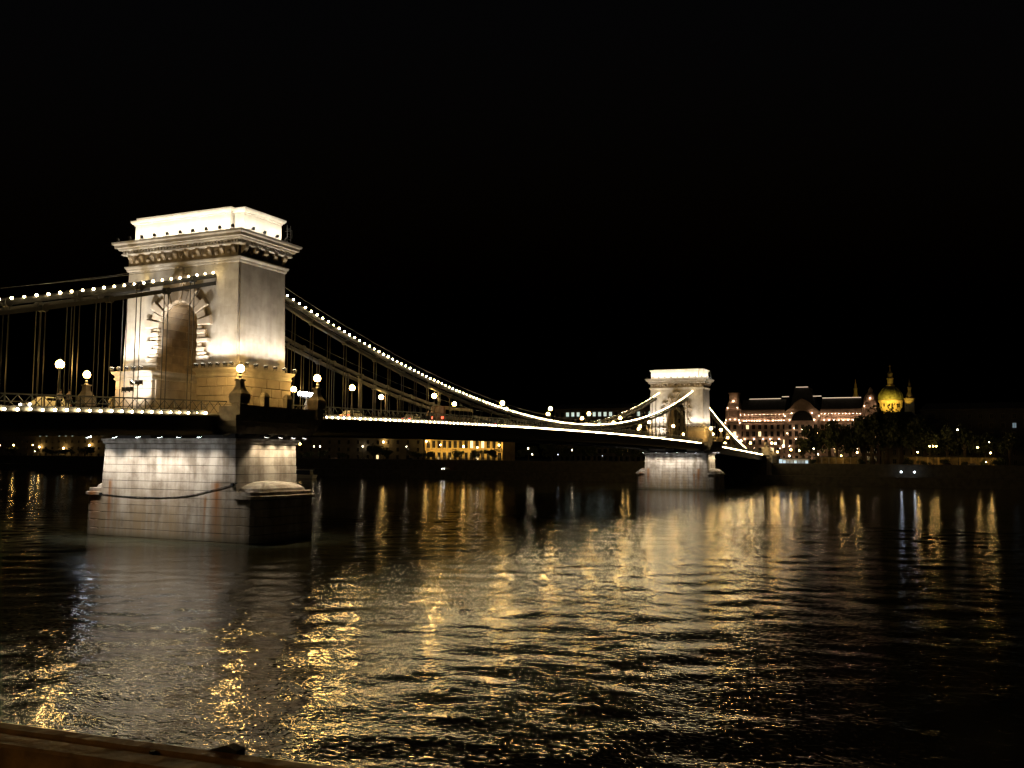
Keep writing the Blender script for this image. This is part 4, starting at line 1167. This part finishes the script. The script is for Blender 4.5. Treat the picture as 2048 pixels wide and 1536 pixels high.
rw = thing('garden_wall', (314, -73, 7), 'long low wall lit orange by lamps at the right below the trees', 'wall')
part(rw, 'wall', MB().box(314, 314.6, -88.5, -57, 7, 10.6), M['garden'])
part(rw, 'coping', MB().box(313.9, 314.7, -88.6, -56.9, 10.62, 10.85), M['quay'])
for k in range(9):
    part(rw, 'pier', MB().box(313.8, 313.99, -87.8 + 3.7 * k, -87.2 + 3.7 * k, 7, 10.6), M['facade_yellow'])

TL = shared('lamp_head', MB().sphere((0, 0, 0), .34, 8, 6), M['town_lamp'], True)
TW = shared('lamp_head', MB().sphere((0, 0, 0), .3, 8, 6), M['town_white'], True)
TC = shared('lamp_head', MB().sphere((0, 0, 0), .24, 8, 6), M['cold_lamp'], True)
TP = shared('post', MB().lathe((0, 0, 0), [(.16, 0), (.16, .12), (.07, .16), (.05, 1)], 6), M['black'])
def town_lamp(x, y, z, me, label, zb=7.0, s=1.0):
    t = thing('street_lamp', (x, y, zb), label, 'street lamp', 'street lamps along the far embankment')
    inst(t, 'post', TP, (0, 0, 0), scale=(1, 1, z - zb - .2))
    inst(t, 'lamp_head', me, (0, 0, z - zb), scale=(s,) * 3)
LB = [(421, 13.8, TL, .9), (405, 14, TL, .7), (399.5, 14.6, TL, 1.2), (380, 14, TL, 1.3), (360, 15.7, TL, 1.4), (433, 13.8, TL, 1.2), (402.9, 10.3, TW, .6)]
for i, (y, z, me, s) in enumerate(LB):
    xx = (296, 338.6)[i in (2, 3, 4)]; k = (xx + 84.03) / (300 + 84.03)
    town_lamp(xx, -78.31 + (y + 78.31) * k, 9.25 + (z - 9.25) * k - (2.0 if xx > 330 else 0), me, '%s warm lamp from the left, before the dim riverside block' % ORD[i], s=s * 1.15)
LM = [(216.6, 14.9, TL, 1.2), (208.2, 13.7, TW, .7), (204.7, 13.7, TW, .9), (180, 13.8, TW, .9), (168.5, 15.9, TL, 1.3), (155.9, 13.8, TW, .6), (145.3, 16.2, TL, 1.1), (137.9, 14.6, TL, .9), (126, 13.9, TL, 1.2), (119, 13.5, TW, 1.0), (108.3, 14.6, TL, 1.2), (94.2, 13.2, TW, .9), (92.3, 10.6, TW, .8), (73.7, 12.6, TW, .8), (80.1, 10.6, TC, .5), (60, 10.2, TC, .4), (51, 13.6, TL, .8), (48.8, 13.6, TL, .8)]
for i, (y, z, me, s) in enumerate(LM):
    xx = {4: 334.6, 6: 328.4, 3: 334.6, 10: 328.4}.get(i, 296); k = (xx + 84.03) / (300 + 84.03)
    y, z = -78.31 + (y + 78.31) * k, 9.25 + (z - 9.25) * k
    town_lamp(xx, y, z, me, '%s embankment lamp right of the near pier below the main span' % ORD[i], s=s)
LR = [(-14.5, 14.5, TW, 1.3), (-17.5, 13.1, TL, 1.0), (-16.7, 10.7, TW, 1.0), (-12.5, 12.2, TL, .9), (-20.5, 12.8, TL, .7), (-25.9, 13.5, TW, .6), (-27.4, 11.4, TW, .7), (-35.9, 10.9, TL, .65), (-41.5, 12.2, TL, .8)]
for i, (y, z, me, s) in enumerate(LR):
    town_lamp(299 - (i % 2), y, z, me, '%s warm lamp right of the bridge end below the palace' % ORD[i], s=s)
LQ = [(-62, 12.5, TL, .8), (-66.2, 14.7, TL, .65), (-67.4, 14.7, TL, .65), (-68.5, 14.7, TL, .65), (-75.8, 20.8, TW, .8), (-82.3, 14.3, TL, .7), (-86.5, 12.3, TL, .9), (-86.2, 16.2, TW, .5), (-85, 9, TL, .4)]
for i, (y, z, me, s) in enumerate(LQ):
    town_lamp(309, y, z, me, '%s lamp from the left before the orange garden wall' % ORD[i], s=s)
for y, w in ((-57.4, 'left'), (-61.8, 'right')):
    t = thing('quay_lamp', (286, y, 3.4), '%s one of two cold white lamps on the dark lower quay' % w, 'street lamp', 'cold lamps on the lower quay')
    inst(t, 'post', TP, (0, 0, 0), scale=(1, 1, 1.7)); inst(t, 'lamp_head', TC, (0, 0, 1.85), scale=(1.35,) * 3)

# embankment trees
for i, (y, top, w) in enumerate([(440, 12.6, 9), (418, 13, 9), (392, 12.4, 8), (375, 12.2, 9), (359, 13.6, 10), (212, 11.6, 6), (202, 12, 7), (190, 11, 6), (173, 14.6, 10), (165, 12.5, 7), (150, 12.0, 7), (143, 11.8, 6), (128, 12.4, 6), (119, 12.6, 7), (110, 13.2, 8)]):
    tree(297 + (i % 3), y, top, w, '%s dark rounded tree from the left along the far embankment' % ORD[i])
for i, (y, top, w) in enumerate([(102, 14.5, 10), (92, 16, 11), (82, 15, 11), (71, 16.5, 12), (60, 15.5, 11), (49, 15, 10), (38, 14.5, 9)]):
    tree(318 + (i % 3) * 4, y, top, w, '%s dark tree from the left in the clump before the far tower' % ORD[i])
for i, (y, top, w) in enumerate([(-18, 19, 8), (-22.5, 24, 10), (-27, 26, 12), (-31, 25, 12), (-35.5, 24, 12), (-40, 26.5, 12), (-44, 29, 13), (-49, 30, 14), (-54, 30, 14), (-59, 27, 13), (-63, 24, 11)]):
    tree(322 + (i % 3) * 5, y * 1.02, top, w, '%s large dark tree from the left before the palace' % ORD[i])
for i, (y, top, w) in enumerate([(-66, 21, 9), (-72, 20, 9), (-78, 23.5, 10), (-85, 20, 9), (-93, 21, 10), (-101, 20, 10)]):
    tree(318 + (i % 2) * 3, y, top, w, '%s lamplit tree from the left behind the orange garden wall' % ORD[i])

# cars along the far quay
for i, (x, y, rz, paint, lab) in enumerate(((283.5, 126, math.pi, 'silver', 'silver car with both headlights shining on the lower quay'), (295, 193, math.pi / 2, 'white_paint', 'pale car on the riverside road right of the near pier'),
        (295, 176, math.pi / 2, 'silver', 'silver car on the riverside road behind the pale one'), (295, 150, -math.pi / 2, 'blue_paint', 'dark blue car on the riverside road before the yellow palace'),
        (296, -72, math.pi / 2, 'red_paint', 'dark red car before the orange garden wall'), (296, -80, math.pi / 2, 'silver', 'silver car before the orange garden wall'), (295, 375, math.pi / 2, 'silver', 'silver car at the far left on the riverside road'))):
    car(x, y, 3.42 if x < 288 else 7.02, rz, M[paint], lab, 'cars along the far quay')

# small tour boat behind the near pier
bt = thing('tour_boat', (0, 0, 0), 'small dark tour boat with blue lights right of the near pier', 'boat')
part(bt, 'hull', MB().loft([[(-9, 0, .1), (-8, -1.6, .1), (7, -1.6, .1), (10, 0, .1), (7, 1.6, .1), (-8, 1.6, .1)], [(-9.3, 0, 1.5), (-8.4, -2.1, 1.5), (7.4, -2.1, 1.6), (11, 0, 2.0), (7.4, 2.1, 1.6), (-8.4, 2.1, 1.5)]]), M['hull'])
part(bt, 'cabin', MB().rloft(-1, 0, [(1.55, 6, 1.6), (3.4, 5.7, 1.5)]), M['blue_paint'])
part(bt, 'roof', MB().box(-7.2, 5.2, -1.8, 1.8, 3.42, 3.6), M['hull'])
for k in range(5): part(bt, 'window', MB().box(-5.8 + 2 * k, -4.4 + 2 * k, -1.66, -1.62, 2.2, 3.0), M['glass'])
part(bt, 'mast', MB().tube([(2, 0, 3.6), (2, 0, 5.2)], .06), M['silver'])
part(bt, 'mast_lamp', MB().sphere((2, 0, 5.2), .2, 8, 5), glow('blue_mast_lamp', (.25, .35, 1), 30))
for px in (-6.5, 4.5): part(bt, 'deck_lamp', MB().sphere((px, -1.9, 2.6), .16, 8, 5), M['cold_lamp'])
bt.location = (232, 166, 0); bt.rotation_euler = (0, 0, math.radians(100))

# ================================================================== FOREGROUND RAIL
RX, RY, RZ = CAM.x + 1.644, CAM.y + 2.138, CAM.z - .65
rl = thing('wooden_rail', (0, 0, 0), 'brown wooden handrail of the near quay crossing the bottom left corner', 'railing')
def rpart(nm, mb, mat): return part(rl, nm, mb, mat)
rpart('plank', MB().cbox(-.047, 0, -5.5, 14, -.06, 0, .006), M['wood'])
rpart('plank', MB().cbox(-.1325, -.062, -5.5, 14, -.062, -.003, .006), M['wood'])
for y in (-.05, -2.4, 2.3, 4.7, 7.1, 9.5, 11.9):
    rpart('post', MB().cbox(-.105, -.045, y - .035, y + .035, 7.6 - RZ, -.065, .006), M['wood'])
rpart('lower_rail', MB().cbox(-.1, -.05, -5.5, 14, 7.95 - RZ, 8.03 - RZ, .006), M['wood'])
rpart('latch', MB().loft([[(.002, -.59, -.03), (.002, -.68, -.03), (.002, -.68, .004), (.002, -.65, .013), (.002, -.6, -.004)], [(.034, -.59, -.03), (.034, -.68, -.03), (.034, -.68, .002), (.034, -.65, .009), (.034, -.6, -.006)]]), M['black'])
rpart('bolt', MB().lathe((-.053, -.5, -.03), [(.007, 0), (.007, .03)], 6), M['black'])
rl.location = (RX, RY, RZ); rl.rotation_euler = (0, 0, math.radians(5.13))

# lamp standing on the near quay behind the rail
t = thing('globe_lamp', (CAM.x - 4.5, CAM.y + 7.5, 7.6), 'globe lamp on the near quay shining on the wooden rail', 'street lamp')
inst(t, 'post', LP_POST, (0, 0, 0), scale=(1, 1, 1.0))
g = inst(t, 'globe', GL, (0, 0, 4.3), scale=(.42,) * 3)
inst(g, 'collar', GL_COL, (0, 0, 0)); inst(g, 'finial', GL_FIN, (0, 0, 0))
